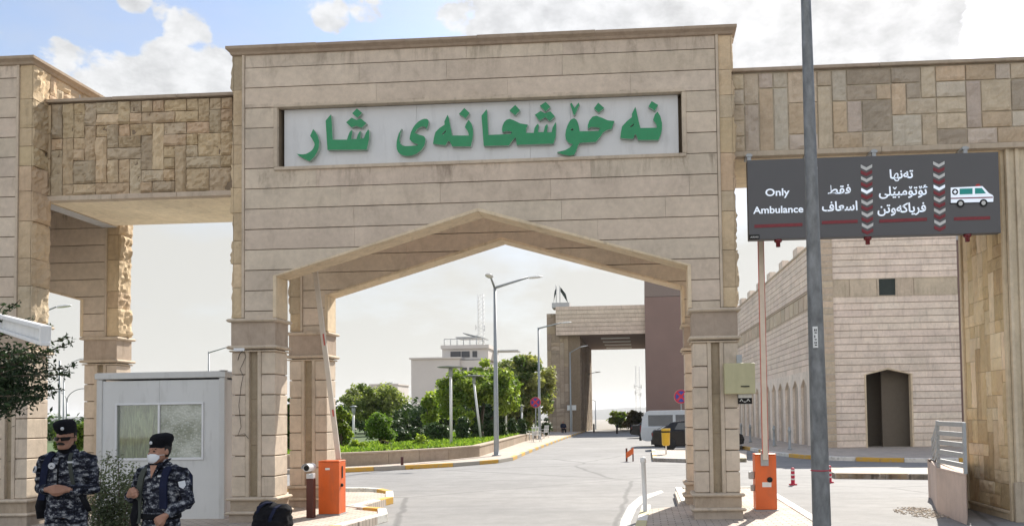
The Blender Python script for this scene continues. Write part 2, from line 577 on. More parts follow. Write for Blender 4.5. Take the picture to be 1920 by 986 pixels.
class MB:
    def __init__(s):
        s.V, s.F, s.MI, s.T, s.SM = [], [], [], [], []

    def add(s, verts, faces, mi=0, tint=(.5, .5, .5), smooth=False):
        n = len(s.V)
        s.V.extend([tuple(v) for v in verts])
        for f in faces:
            s.F.append([i + n for i in f])
            s.MI.append(mi)
            s.T.append(tint)
            s.SM.append(smooth)
        return s

    def box(s, x0, x1, y0, y1, z0, z1, mi=0, tint=(.5, .5, .5)):
        v = [(x, y, z) for z in (z0, z1) for y in (y0, y1) for x in (x0, x1)]
        return s.add(v, [(0, 2, 3, 1), (4, 5, 7, 6), (0, 1, 5, 4), (2, 6, 7, 3), (0, 4, 6, 2), (1, 3, 7, 5)], mi, tint)

    def obox(s, c, half, rot, mi=0, tint=(.5, .5, .5)):
        v = [Vector(c) + rot @ Vector((x * half[0], y * half[1], z * half[2])) for z in (-1, 1) for y in (-1, 1) for x in (-1, 1)]
        return s.add(v, [(0, 2, 3, 1), (4, 5, 7, 6), (0, 1, 5, 4), (2, 6, 7, 3), (0, 4, 6, 2), (1, 3, 7, 5)], mi, tint)

    def prism_y(s, poly, y0, y1, mi=0, tint=(.5, .5, .5)):
        """polygon of (x, z), counter-clockwise seen from -Y, extruded from y0 to y1"""
        n = len(poly)
        v = [(x, y0, z) for x, z in poly] + [(x, y1, z) for x, z in poly]
        f = [tuple(range(n)), tuple(range(2 * n - 1, n - 1, -1))]
        f += [(i, i + n, (i + 1) % n + n, (i + 1) % n) for i in range(n)]
        return s.add(v, f, mi, tint)

    def prism_z(s, poly, z0, z1, mi=0, tint=(.5, .5, .5)):
        n = len(poly)
        a = sum(poly[i][0] * poly[(i + 1) % n][1] - poly[(i + 1) % n][0] * poly[i][1] for i in range(n))
        if a < 0:
            poly = poly[::-1]
        v = [(p[0], p[1], z0) for p in poly] + [(p[0], p[1], z1) for p in poly]
        f = [tuple(range(n - 1, -1, -1)), tuple(range(n, 2 * n))]
        f += [(i, (i + 1) % n, (i + 1) % n + n, i + n) for i in range(n)]
        return s.add(v, f, mi, tint)

    def rect_loft(s, x0, x1, y0, y1, secs, mi=0, tint=(.5, .5, .5)):
        v, f = [], []
        for o, z in secs:
            v += [(x0 - o, y0 - o, z), (x1 + o, y0 - o, z), (x1 + o, y1 + o, z), (x0 - o, y1 + o, z)]
        for k in range(len(secs) - 1):
            a = 4 * k
            for i in range(4):
                j = (i + 1) % 4
                f.append((a + i, a + j, a + 4 + j, a + 4 + i))
        f.append((3, 2, 1, 0))
        e = 4 * (len(secs) - 1)
        f.append((e, e + 1, e + 2, e + 3))
        return s.add(v, f, mi, tint)

    def moulding(s, x0, x1, y0, y1, z, h=.06, o=.05, mi=0, tint=TRIM):
        return s.rect_loft(x0, x1, y0, y1, [(0, z - h / 2), (o * .75, z - h * .4), (o, z - h * .1), (o, z + h * .1), (o * .7, z + h * .4), (0, z + h / 2)], mi, tint)

    def tube(s, pts, rad, n=10, mi=0, tint=(.5, .5, .5), smooth=True, flat=1.0, up=None):
        pts = [Vector(p) for p in pts]
        if not hasattr(rad, '__len__'):
            rad = [rad] * len(pts)
        v, f = [], []
        prev = None
        for i, p in enumerate(pts):
            t = (pts[min(i + 1, len(pts) - 1)] - pts[max(i - 1, 0)]).normalized()
            if prev is None:
                a = t.cross(Vector(up) if up else (Vector((0, 0, 1)) if abs(t.z) < .9 else Vector((0, 1, 0)))).normalized()
            else:
                a = (prev - t * prev.dot(t)).normalized()
            prev = a
            b = t.cross(a)
            for k in range(n):
                th = 2 * math.pi * k / n
                v.append(p + a * (rad[i] * math.cos(th)) + b * (rad[i] * flat * math.sin(th)))
        for i in range(len(pts) - 1):
            for k in range(n):
                j = (k + 1) % n
                f.append((i * n + k, i * n + j, (i + 1) * n + j, (i + 1) * n + k))
        f.append(tuple(range(n - 1, -1, -1)))
        e = (len(pts) - 1) * n
        f.append(tuple(range(e, e + n)))
        return s.add(v, f, mi, tint, smooth)

    def loft(s, rings, n=20, mi=0, tint=(.5, .5, .5), smooth=True, sq=2.0):
        """rings of (x, y, z, rx, ry): level (super)ellipses stacked up"""
        v, f = [], []
        for (x, y, z, rx, ry) in rings:
            for k in range(n):
                th = 2 * math.pi * k / n
                c, d = math.cos(th), math.sin(th)
                v.append((x + rx * math.copysign(abs(c) ** (2 / sq), c), y + ry * math.copysign(abs(d) ** (2 / sq), d), z))
        for i in range(len(rings) - 1):
            for k in range(n):
                j = (k + 1) % n
                f.append((i * n + k, i * n + j, (i + 1) * n + j, (i + 1) * n + k))
        f.append(tuple(range(n - 1, -1, -1)))
        e = (len(rings) - 1) * n
        f.append(tuple(range(e, e + n)))
        return s.add(v, f, mi, tint, smooth)

    def ball(s, c, r, mi=0, tint=(.5, .5, .5), n=12):
        rx, ry, rz = r if hasattr(r, '__len__') else (r, r, r)
        k = max(5, n // 2)
        return s.loft([(c[0], c[1], c[2] + rz * math.sin(a), max(1e-4, rx * math.cos(a)), max(1e-4, ry * math.cos(a)))
                       for a in [math.pi * (i / k - .5) for i in range(k + 1)]], n, mi, tint)

    def lathe(s, prof, c=(0, 0, 0), n=16, mi=0, tint=(.5, .5, .5), axis='z', smooth=True):
        m = MB()
        m.loft([(0, 0, z, max(r, 1e-4), max(r, 1e-4)) for r, z in prof], n, mi, tint, smooth)
        vs = []
        for x, y, z in m.V:
            if axis == 'y':
                x, y, z = x, -z, y
            elif axis == 'x':
                x, y, z = z, y, -x
            vs.append((x + c[0], y + c[1], z + c[2]))
        return s.add(vs, m.F, mi, tint, smooth)

    def rockface(s, o, u, v, n, u0, u1, v0, v1, depth, amp, mi=0, tint=(.4, .3, .2), seg=.05, edge=.5):
        """one quarry-faced block: a gridded front that bulges unevenly, with straight skirts"""
        o, u, v, n = Vector(o), Vector(u), Vector(v), Vector(n)
        nu = max(2, min(14, round((u1 - u0) / seg)))
        nv = max(2, min(14, round((v1 - v0) / seg)))
        seed = Vector((random.random() * 50, random.random() * 50, random.random() * 50))
        tu, tv, bias = random.uniform(-.6, .6), random.uniform(-.6, .6), random.uniform(.2, .8)
        vs = []
        for j in range(nv + 1):
            for i in range(nu + 1):
                a, b = i / nu, j / nv
                p = o + u * (u0 + (u1 - u0) * a) + v * (v0 + (v1 - v0) * b)
                e = min(1.0, min(a * nu, (1 - a) * nu, b * nv, (1 - b) * nv) + edge * .6)
                d = noise.noise(p * 7 + seed) * .5 + noise.noise(p * 17 + seed) * .4 + bias + tu * (a - .5) + tv * (b - .5)
                d = math.floor(d * 3.2) / 3.2 * .55 + d * .45
                vs.append(p + n * (depth + amp * d * e))
        f = []
        for j in range(nv):
            for i in range(nu):
                k = j * (nu + 1) + i
                f.append((k, k + 1, k + nu + 2, k + nu + 1))
        ring = [i for i in range(nu)] + [nu + j * (nu + 1) for j in range(nv)] + [nv * (nu + 1) + nu - i for i in range(nu)] + [(nv - j) * (nu + 1) for j in range(nv)]
        base = len(vs)
        for r_ in ring:
            p = vs[r_]
            vs.append(p - n * (p - o).dot(n))
        m = len(ring)
        for k in range(m):
            f.append((ring[k], base + k, base + (k + 1) % m, ring[(k + 1) % m]))
        return s.add(vs, f, mi, tint)

    def mosaic(s, o, u, v, n, Wd, Hd, cell, depth=.03, amp=.05, gap=.008, mi=0, pal=ROUGH, seg=.05, tall=.35):
        nu, nv = max(1, round(Wd / cell)), max(1, round(Hd / cell))
        cu, cv = Wd / nu, Hd / nv
        used = set()
        for j in range(nv):
            for i in range(nu):
                if (i, j) in used:
                    continue
                opts = [(2, 1), (3, 1), (2, 1), (1, 1), (2, 2)] if random.random() > tall else [(1, 2), (1, 3), (1, 4), (1, 2)]
                random.shuffle(opts)
                for a, b in opts + [(1, 1)]:
                    if i + a <= nu and j + b <= nv and all((i + x, j + y) not in used for x in range(a) for y in range(b)):
                        break
                for x in range(a):
                    for y in range(b):
                        used.add((i + x, j + y))
                s.rockface(o, u, v, n, i * cu + gap / 2, (i + a) * cu - gap / 2, j * cv + gap / 2, (j + b) * cv - gap / 2, depth, amp, mi, jit(random.choice(pal), .1), seg)
        return s

    def build(s, name, mats, parent=None, local=False, bevel=0.0, smooth_angle=None):
        if not isinstance(mats, (list, tuple)):
            mats = [mats]
        V = np.array(s.V, dtype=np.float64)
        if parent is not None:
            off = Vector((0, 0, 0)) if local else wloc(parent)
        else:
            lo, hi = V.min(0), V.max(0)
            off = Vector(((lo[0] + hi[0]) / 2, (lo[1] + hi[1]) / 2, lo[2])) if not local else Vector((0, 0, 0))
        me = bpy.data.meshes.new(name)
        me.from_pydata((V - np.array(off)).tolist(), [], s.F)
        for m in mats:
            me.materials.append(m)
        me.polygons.foreach_set('material_index', s.MI)
        me.polygons.foreach_set('use_smooth', s.SM)
        at_ = me.color_attributes.new('tint', 'FLOAT_COLOR', 'CORNER')
        cols = np.ones((len(me.loops), 4), dtype=np.float32)
        cnt = np.array([len(f) for f in s.F])
        cols[:, :3] = np.repeat(np.array(s.T, dtype=np.float32)[:, :3], cnt, axis=0)
        at_.data.foreach_set('color', cols.ravel())
        me.update()
        o = bpy.data.objects.new(name, me)
        COL.objects.link(o)
        if parent is not None:
            o.parent = parent
        elif not local:
            o.location = off
        if bevel:
            b = o.modifiers.new('bevel', 'BEVEL')
            b.width = bevel
            b.segments = 2
            b.limit_method = 'ANGLE'
        return o


def tag(o, label=None, cat=None, group=None, kind=None):
    for k, v in (('label', label), ('category', cat), ('group', group), ('kind', kind)):
        if v:
            o[k] = v
    return o


def thing(name, loc, label, cat, group=None, rz=0.0):
    o = bpy.data.objects.new(name, None)
    o.empty_display_size = .3
    COL.objects.link(o)
    o.location = loc
    o.rotation_euler = (0, 0, rz)
    return tag(o, label, cat, group)


def copy_tree(o, parent=None):
    c = o.copy()
    COL.objects.link(c)
    if parent is not None:
        c.parent = parent
    for ch in o.children:
        copy_tree(ch, c)
    return c


def remesh(o, voxel, smooth=3, disp=None):
    """fuse overlapping volumes into one continuous skin"""
    m = o.modifiers.new('r', 'REMESH')
    m.mode = 'VOXEL'
    m.voxel_size = voxel
    m.use_smooth_shade = True
    sm = o.modifiers.new('s', 'SMOOTH')
    sm.iterations = smooth
    sm.factor = .5
    dg = bpy.context.evaluated_depsgraph_get()
    me = bpy.data.meshes.new_from_object(o.evaluated_get(dg))
    mats = list(o.data.materials)
    o.modifiers.clear()
    me.materials.clear()
    for x in mats[:1]:
        me.materials.append(x)
    if disp:
        amp, sc = disp
        me.update()
        nr = [v.normal.copy() for v in me.vertices]
        for v, n in zip(me.vertices, nr):
            q = v.co * sc
            k = noise.noise(Vector((q.x, q.y, q.z * 1.8))) + .5 * noise.noise(q * 2.3)
            v.co += n * amp * k
    for p in me.polygons:
        p.use_smooth = True
    o.data = me
    return o

# ------------------------------------------------------------------ the ground
def ground_z(x, y):
    d = max(0.0, abs(x) - 70, y - 100, -y - 60)
    t = min(1.0, d / 220)
    return -16 * t * t * (3 - 2 * t)


def build_ground():
    xs = sorted(set([-6000, -3500, -2000, -1200, -700, -450] + list(range(-300, 301, 20)) + [450, 700, 1200, 2000, 3500, 6000]))
    ys = sorted(set([-600, -300, -200, -120] + list(range(-80, 361, 20)) + [450, 600, 900, 1400, 2200, 3500, 6000]))
    m = MB()
    vs = [(x, y, ground_z(x, y)) for y in ys for x in xs]
    n = len(xs)
    fs = [(j * n + i, j * n + i + 1, (j + 1) * n + i + 1, (j + 1) * n + i) for j in range(len(ys) - 1) for i in range(n - 1)]
    m.add(vs, fs, 0, (.3, .25, .2), True)
    tag(m.build('ground', MT['earth'], local=True), kind='structure')
    m = MB()
    m.add([(-40, -55, .004), (45, -55, .004), (45, 96, .004), (-40, 96, .004)], [(0, 1, 2, 3)])
    tag(m.build('road', MT['asphalt'], local=True), kind='structure')


build_ground()


def hill(name, dist, az0, az1, hmax, seed, base=-16, col=(.13, .12, .1)):
    m = MB()
    n, k = 90, 8
    vs = []
    for j in range(k + 1):
        for i in range(n + 1):
            a = R(az0 + (az1 - az0) * i / n)
            t = j / k
            e = math.sin(math.pi * i / n) ** .35
            h = hmax * e * (.55 + .9 * noise.noise(Vector((i * .07 + seed, seed, 0))) * .6 + .16 * noise.noise(Vector((i * .31 + seed, 3, 0))))
            z = base + max(0, h) * math.sin(math.pi * t) ** 1.2 + 6 * noise.noise(Vector((i * .5, j * .8, seed))) * math.sin(math.pi * t)
            d = dist * (.8 + .45 * t)
            vs.append((math.sin(a) * d, math.cos(a) * d, z))
    fs = [(j * (n + 1) + i, j * (n + 1) + i + 1, (j + 1) * (n + 1) + i + 1, (j + 1) * (n + 1) + i) for j in range(k) for i in range(n)]
    m.add(vs, fs, 0, col, True)
    tag(m.build(name, MT['hill'], local=True), kind='structure')


MT['hill'] = plain('scrub_hillside', (.045, .05, .04), .95, var=.3, scale=.01)
hill('far_hills', 4200, -60, 40, 105, 2.3)
hill('near_hills', 2600, -48, -18, 80, 8.1)

P2 = lambda v: (v.x, v.y)
KW, KY = (.72, .7, .64), (.62, .36, .06)
KG = (.36, .33, .28)


def offset_line(pts, d):
    out = []
    for i, p in enumerate(pts):
        a, b = Vector(pts[max(0, i - 1)]), Vector(pts[min(len(pts) - 1, i + 1)])
        t = (b - a).normalized()
        out.append((p[0] - t.y * d, p[1] + t.x * d))
    return out


def resample(pts, step):
    out = [Vector(pts[0])]
    for a, b in zip(pts[:-1], pts[1:]):
        a, b = Vector(a), Vector(b)
        n = max(1, round((b - a).length / step))
        out += [a + (b - a) * ((i + 1) / n) for i in range(n)]
    return out


def kerb(name, pts, cols, length=1.1, w=.16, h=.15, side=1):
    """kerb stones laid along a line; painted in turn"""
    m = MB()
    pp = resample(pts, length)
    inn = offset_line([(p.x, p.y) for p in pp], w * side)
    for i in range(len(pp) - 1):
        a, b = pp[i], pp[i + 1]
        d = (b - a) * (.006 / max(.01, (b - a).length))
        c, e = Vector(inn[i + 1]), Vector(inn[i])
        c1, e1 = c - d, e + d
        m.prism_z([tuple(a + d), tuple(b - d), tuple(c1), tuple(e1)], 0.0, h, 0, jit(cols[(i // 1) % len(cols)], .08))
    return tag(m.build(name, MT['kerb'], bevel=.015), kind='structure')


def pave(name, poly, z=.135, mat='pavers'):
    m = MB()
    m.prism_z(poly, -.05, z)
    return tag(m.build(name, MT[mat], local=True), kind='structure')


# pavement along the garden
KL = [P2(gz(*p)) for p in ((250, 898), (440, 893), (536, 889), (640, 886), (760, 880), (850, 875), (900, 871), (935, 868), (962, 863), (985, 852.5), (1020, 838), (1060, 822.5), (1098, 809))]
KL = [(-45, KL[0][1] - .5)] + KL + [(KL[-1][0] - .1, 95.5)]
kerb('garden_kerb', KL, [KY, KG, KY, KG], 1.35)
inner = offset_line(KL, .15)
pave('garden_pavement', inner + [(-45, 95.5)])
# low wall holding the garden
GWB = [P2(gz(*p, .135)) for p in ((440, 882), (536, 878), (640, 874), (729, 869.5), (841, 861.5), (899, 855.5), (935, 843.5), (984, 827), (1030, 813.5))]
m = MB()
pp = resample([(-44, GWB[0][1] - .4)] + GWB, 1.6)
inn = offset_line([(p.x, p.y) for p in pp], .3)
for i in range(len(pp) - 1):
    a, b, c, e = pp[i], pp[i + 1], Vector(inn[i + 1]), Vector(inn[i])
    d = (b - a).normalized() * .008
    t = jit((.36, .29, .22), .1)
    m.prism_z([tuple(a + d), tuple(b - d), tuple(c - d), tuple(e + d)], .1, .535, 0, t)
gw = thing('garden_wall', (-9, 28, .135), 'low beige stone wall holding back the lawn and trees', 'wall')
m.build('wall', MT['trim'], gw)
m = MB()
out_ = offset_line([(p.x, p.y) for p in pp], -.03)
inn2 = offset_line([(p.x, p.y) for p in pp], .33)
m.prism_z(out_ + inn2[::-1], .535, .6, 0, (.42, .35, .27))
m.build('coping', MT['trim'], gw, bevel=.01)
m = MB()
gi = offset_line([(p.x, p.y) for p in pp], .3)
m.prism_z(gi + [(-12, 95), (-44, 95)], .1, .52)
tag(m.build('lawn', plain('lawn_soil', (.06, .1, .025), .95, var=.4, scale=2), local=True), kind='structure')

# pavement in front of the big hall
KR = [P2(gz(*p)) for p in ((1300, 822), (1385, 840), (1440, 852), (1500, 859.5), (1560, 863), (1650, 866), (1742, 867))]
KR = KR + [(KR[-1][0] + 12, KR[-1][1] + .6)]
kerb('hall_kerb', KR, [KW, KW, KY, KY], 1.0)
pave('hall_pavement', offset_line(KR, .15) + [(30, 60), (KR[0][0] - 3, 70)])
# slim island in the ambulance lane
ISL = [P2(gz(*p)) for p in ((1557, 886), (1556, 893), (1566, 897), (1650, 898), (1760, 899))] + [(10.5, 20.9), (10.5, 22.4)] + [P2(gz(1600, 884))]
kerb('island_kerb', ISL[:5] + [ISL[5]], [(.4, .3, .2), (.45, .32, .2), (.42, .4, .34)], .9)
pave('island_pavement', ISL, .13)
# island with the litter bin
IS2 = [P2(gz(*p)) for p in ((1222, 851), (1224, 865), (1285, 867), (1400, 866))]
IS2b = [P2(gz(*p)) for p in ((1400, 850), (1222, 848))]
kerb('island_kerb', [IS2b[1]] + IS2, [KW, KY, (.55, .5, .3)], 1.1)
pave('island_pavement', IS2 + IS2b, .13)
# island under the arch, barrier side
IA = [P2(gz(*p, .13)) for p in ((536, 922), (639, 921.5), (691, 921.5), (717, 924), (731, 927.5), (735, 932), (661, 954), (722, 960), (724, 964), (640, 987), (560, 1010))]
IAw = IA + [(-7.0, 11.2), (-9.8, 11.2), (-9.8, 16.4)]
pave('island_pavement', IAw, .13)
rev = IA[::-1]
kerb('island_kerb', [P2(gz(*p)) for p in ((560, 1030), (640, 1002), (727, 978), (724, 967), (663, 961))], [KW, KY, KW, KW], .62, side=1)
kerb('island_kerb', [P2(gz(*p)) for p in ((662, 963), (738, 944), (737, 932), (718, 927), (691, 925), (639, 925), (536, 926))], [KW, KW, KY, KW], .55, side=1)
# island under the other pier
IB = [P2(gz(*p, .13)) for p in ((1192, 1000), (1204, 955), (1274, 948), (1265, 921), (1284, 915))] + [(1.0, 17.6), (2.5, 17.6), (2.5, 10.8), (.0, 10.8)]
pave('island_pavement', IB, .13)
kerb('island_kerb', [(2.62, 10.8), (2.62, 17.7), (1.0, 17.75)] + [P2(gz(*p)) for p in ((1266, 925), (1277, 953))], [KW, (.6, .58, .52)], .8, side=1)
kerb('island_kerb', [P2(gz(*p)) for p in ((1204, 961), (1190, 1006))], [KW, (.6, .55, .3)], .8, side=1)
# painted lines
m = MB()
ln = [P2(gz(*p)) for p in ((1158, 1010), (1164, 975), (1178, 948), (1200, 930), (1240, 919))]
ln2 = [P2(gz(*p)) for p in ((1180, 1010), (1183, 978), (1194, 953), (1212, 936), (1245, 923))]
for i in range(4):
    m.add([(*ln[i], .008), (*ln2[i], .008), (*ln2[i + 1], .008), (*ln[i + 1], .008)], [(0, 1, 2, 3)])
tag(m.build('road_marking_line', MT['linepaint'], local=True), kind='structure')

# ------------------------------------------------------------------ entrance gate
GX0, GX1, OL, OR, ZS, ZA, AX, ZT = -6.61, 1.46, -5.94, .77, 4.08, 5.075, -2.585, 7.83
YF0, YF1, YR0, YR1 = 12.5, 12.9, 14.6, 14.98
JO = [3.37, 3.51, 3.84, 4.172, 4.504, 4.836, 5.168, 5.5, 5.832, 6.164, 6.497, 6.829, 7.161, 7.493, 7.72]

gate = thing('entrance_gate', (-4, 13.5, 0), 'big beige stone entrance gate with pointed arch and flanking towers', 'gate')


def clip_x(pl, x, keep_left):
    out = []
    for (a, b), (c, d) in zip(pl, pl[1:] + pl[:1]):
        ia, ic = ((a <= x) == keep_left), ((c <= x) == keep_left)
        if ia:
            out.append((a, b))
        if ia != ic:
            t = (x - a) / (c - a)
            out.append((x, b + (d - b) * t))
    return out


def split_x(pl, lo=1.0, hi=2.3):
    """butt joints along one course"""
    x1 = max(p[0] for p in pl)
    x = min(p[0] for p in pl)
    res = []
    while x1 - x > hi:
        x += random.uniform(lo, hi - .3)
        if x1 - x < .4:
            break
        res.append(clip_x(pl, x - .0015, True))
        pl = clip_x(pl, x + .0015, False)
    res.append(pl)
    return [r for r in res if len(r) > 2]


def slabs(mb, xl, xr, ol, orr, zs, za, joints, y0, th, hole=None, g=.014):
    ax = (ol + orr) / 2

    def xb(z, left):
        if z <= zs:
            return ol if left else orr
        t = (z - zs) / (za - zs)
        return ol + (ax - ol) * t if left else orr + (ax - orr) * t

    def rect(a, b, z0, z1):
        xs = [a]
        while b - xs[-1] > 2.6:
            xs.append(xs[-1] + random.uniform(1.1, 2.3))
        xs.append(b)
        for p, q in zip(xs[:-1], xs[1:]):
            mb.prism_y([(p + .0015, z0), (q - .0015, z0), (q - .0015, z1), (p + .0015, z1)], y0 + random.uniform(-.004, .002), y0 + th, 0, jit(SLAB, .075))
    for z0, z1 in zip(joints[:-1], joints[1:]):
        z0 += g / 2
        z1 -= g / 2
        if z0 >= za:
            if hole and z0 > hole[2] - .05 and z1 < hole[3] + .05:
                rect(xl, hole[0], z0, z1)
                rect(hole[1], xr, z0, z1)
            else:
                rect(xl, xr, z0, z1)
            continue
        for left in (True, False):
            e = xl if left else xr
            pl = [(e, z0), (xb(z0, left), z0)]
            if z0 < zs < z1:
                pl.append((ol if left else orr, zs))
            if z1 > za:
                pl += [(ax, za), (ax, z1)]
            else:
                pl.append((xb(z1, left), z1))
            pl.append((e, z1))
            if not left:
                pl = pl[::-1]
            for q in split_x(pl):
                mb.prism_y(q, y0 + random.uniform(-.004, .002), y0 + th, 0, jit(SLAB, .075))


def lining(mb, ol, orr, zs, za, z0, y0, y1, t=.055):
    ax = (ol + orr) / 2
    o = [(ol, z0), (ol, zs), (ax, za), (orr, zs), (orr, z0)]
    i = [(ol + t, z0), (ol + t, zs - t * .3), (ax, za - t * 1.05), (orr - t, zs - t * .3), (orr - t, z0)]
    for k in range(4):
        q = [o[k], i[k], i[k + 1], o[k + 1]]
        mb.prism_y(q, y0, y1, 0, jit((.68, .555, .39), .03))  # golden bounce light is put into this paler, yellower tint


def core_arch(mb, xl, xr, ol, orr, zs, za, zb, zt, y0, y1, hole=None):
    ax = (ol + orr) / 2
    top = hole[2] if hole else zt
    mb.prism_y([(xl, zb), (ol, zb), (ol, zs), (ax, za), (ax, top), (xl, top)], y0, y1)
    mb.prism_y([(ax, za), (orr, zs), (orr, zb), (xr, zb), (xr, top), (ax, top)], y0, y1)
    if hole:
        mb.prism_y([(xl, top), (hole[0], top), (hole[0], hole[3]), (xl, hole[3])], y0, y1)
        mb.prism_y([(hole[1], top), (xr, top), (xr, hole[3]), (hole[1], hole[3])], y0, y1)
        mb.prism_y([(xl, hole[3]), (xr, hole[3]), (xr, zt), (xl, zt)], y0, y1)
        mb.prism_y([(hole[0], top), (hole[1], top), (hole[1], hole[3]), (hole[0], hole[3])], y0 + .2, y1)


def stack(z0, z1, lo=.3, hi=.62):
    zs = [z0]
    while z1 - zs[-1] > hi:
        zs.append(zs[-1] + random.uniform(lo, hi))
    zs.append(z1)
    return list(zip(zs[:-1], zs[1:]))


def edging(mb, x0, x1, y0, z0, z1, side, depth=.68, amp=.085):
    """column of rock-faced corner stones, rough to the front and to the open side"""
    for a, b in stack(z0, z1):
        t = jit(random.choice(ROUGH), .08)
        mb.rockface((x0, y0 + .03, a), (1, 0, 0), (0, 0, 1), (0, -1, 0), .004, x1 - x0 - .004, .004, b - a - .004, .02, .02, 0, t, .05)
        if side > 0:
            mb.rockface((x1, y0 + .012, a), (0, 1, 0), (0, 0, 1), (1, 0, 0), 0, depth - .02, .004, b - a - .004, .0, amp, 0, t, .055, .9)
        elif side < 0:
            mb.rockface((x0, y0 + depth - .012, a), (0, -1, 0), (0, 0, 1), (-1, 0, 0), 0, depth - .02, .004, b - a - .004, .0, amp, 0, t, .055, .9)


def arch_frame(name, label, xl, xr, ol, orr, zs, za, zt, y0, y1, sl, sr, hole=None, top_coping=True):
    """one arched wall of the gate: slab courses, corner stones, lining, coping"""
    m = MB()
    slabs(m, xl + sl + .05, xr - sr - .05, ol, orr, zs, za, [z for z in JO if z < zt - .05] + ([zt - .11] if zt - .11 not in JO else []), y0, .06, hole)
    w = m.build(name, MT['facade'], gate)
    if label:
        w['label'] = label
    m = MB()
    core_arch(m, xl + .02, xr - .02, ol, orr, zs, za, 3.34, zt - .06, y0 + .035, y1, hole)
    m.build('core', MT['core'], w)
    m = MB()
    slabs(m, xl + .01, xr - .01, ol, orr, zs, za, [z for z in JO if z < zt - .05] + [zt - .11], y1 - .03, .05)
    m.build('rear_facing', MT['slab'], w)
    for x0, x1, sd_ in ((xl, xl + sl, -1), (xr - sr, xr, 1)):
        m = MB()
        edging(m, x0, x1, y0, 3.4, zt - .12, sd_, y1 - y0)
        m.build('stone_edging', MT['rough'], w)
    m = MB()
    for x in (xl + sl + .022, xr - sr - .022):
        m.box(x - .022, x + .022, y0 - .018, y0 + .06, 3.4, zt - .12, 0, TRIM)
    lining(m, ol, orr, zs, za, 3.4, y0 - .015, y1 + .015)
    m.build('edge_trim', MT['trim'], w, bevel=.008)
    if top_coping:
        m = MB()
        xs = [xl]
        while xr - xs[-1] > 1.6:
            xs.append(xs[-1] + random.uniform(.9, 1.5))
        xs.append(xr)
        for k, (a, b) in enumerate(zip(xs[:-1], xs[1:])):
            o0, o1 = (.09 if k == 0 else -.002), (.09 if k == len(xs) - 2 else -.002)
            dz = random.uniform(-.006, .006)
            v = []
            for o, z in [(.0, zt - .13), (.03, zt - .12), (.045, zt - .085), (.09, zt - .045), (.09, zt + dz), (.0, zt + .01 + dz)]:
                f = o / .09
                v.append((a - o0 * f, b + o1 * f, y0 - o, y1 + o, z))
            vs, fs = [], []
            for (p, q, r_, s_, z) in v:
                vs += [(p, r_, z), (q, r_, z), (q, s_, z), (p, s_, z)]
            for j in range(len(v) - 1):
                for i in range(4):
                    fs.append((4 * j + i, 4 * j + (i + 1) % 4, 4 * j + 4 + (i + 1) % 4, 4 * j + 4 + i))
            e = 4 * len(v) - 4
            fs += [(3, 2, 1, 0), (e, e + 1, e + 2, e + 3)]
            m.add(vs, fs, 0, jit((.36, .275, .2), .08))
        m.build('coping', MT['trim'], w)
    return w


def pier(xl, xr, y0, y1, sides=True):
    """lower pier: plinth, mouldings, banded corner blocks around a long stone panel, capital"""
    y0 -= .02
    y1 += .02
    w = xr - xl
    m = MB()
    cw = w * .31
    zz = [.53]
    while zz[-1] < 2.8:
        zz.append(zz[-1] + .326)
    zz[-1] = 2.855
    for a, b in zip(zz[:-1], zz[1:]):
        for x0, x1 in ((xl, xl + cw), (xr - cw, xr)):
            m.rect_loft(x0, x1, y0, y1, [(-.012, a + .006), (0, a + .016), (0, b - .016), (-.012, b - .006)], 0, jit(SLAB, .05))
    m.box(xl + .02, xr - .02, y0 + .06, y1 - .03, 0.02, 3.36, 1)
    p = m.build('pier', [MT['slab'], MT['core']], gate)
    m = MB()
    for a, b in stack(.53, 2.85, .5, 1.0):
        m.rockface((xl + cw + .06, y0 + .07, a), (1, 0, 0), (0, 0, 1), (0, -1, 0), 0, w - 2 * cw - .12, .003, b - a - .003, .02, .014, 0, jit((.36, .29, .2), .09), .045)
    m.build('stone_panel', MT['rough'], p)
    m = MB()
    for x in (xl + cw + .035, xr - cw - .035):
        m.box(x - .03, x + .03, y0 - .012, y0 + .1, .53, 2.86, 0, TRIM)
    m.build('edge_trim', MT['trim'], p, bevel=.008)
    m = MB()
    m.box(xl - .015, xr + .015, y0 - .015, y1 + .015, .305, .475, 0, jit((.41, .33, .25)))
    m.box(xl - .03, xr + .03, y0 - .03, y1 + .03, 0.0, .25, 0, jit((.43, .36, .29)))
    m.moulding(xl, xr, y0, y1, .5, .065, .065)
    m.moulding(xl, xr, y0, y1, .278, .065, .08)
    m.build('pier_base', MT['trim'], p)
    m = MB()
    m.box(xl - .01, xr + .01, y0 - .01, y1 + .01, 2.955, 3.33, 0, jit((.40, .32, .25)))
    m.moulding(xl, xr, y0, y1, 3.36, .065, .065)
    m.moulding(xl, xr, y0, y1, 2.925, .065, .065)
    m.moulding(xl, xr, y0, y1, 2.865, .03, .035)
    m.build('capital', MT['trim'], p)
    return p


HOLE = (-5.86, .67, 5.832, 6.829)
arch_frame('arch_wall', None, GX0, GX1, OL, OR, ZS, ZA, ZT, YF0, YF1, .15, .2, HOLE)
arch_frame('arch_wall', None, GX0, GX1, OL, OR, ZS, ZA, ZT, YR0, YR1, .2, .2)
pier(GX0, -5.9, YF0, YF1)
pier(.775, GX1, YF0, YF1)
pier(GX0, -5.9, YR0, YR1)
pier(.755, GX1, YR0, YR1)
for xa, xb in ((GX0 + .03, GX0 + .3), (GX1 - .3, GX1 - .03)):   # end walls tie the two faces together above the beams
    m = MB()
    m.box(xa, xb, YF1 + .003, YR0 - .003, 5.5, 7.6, 0, SLAB)
    m.build('end_wall', MT['slab'], gate)
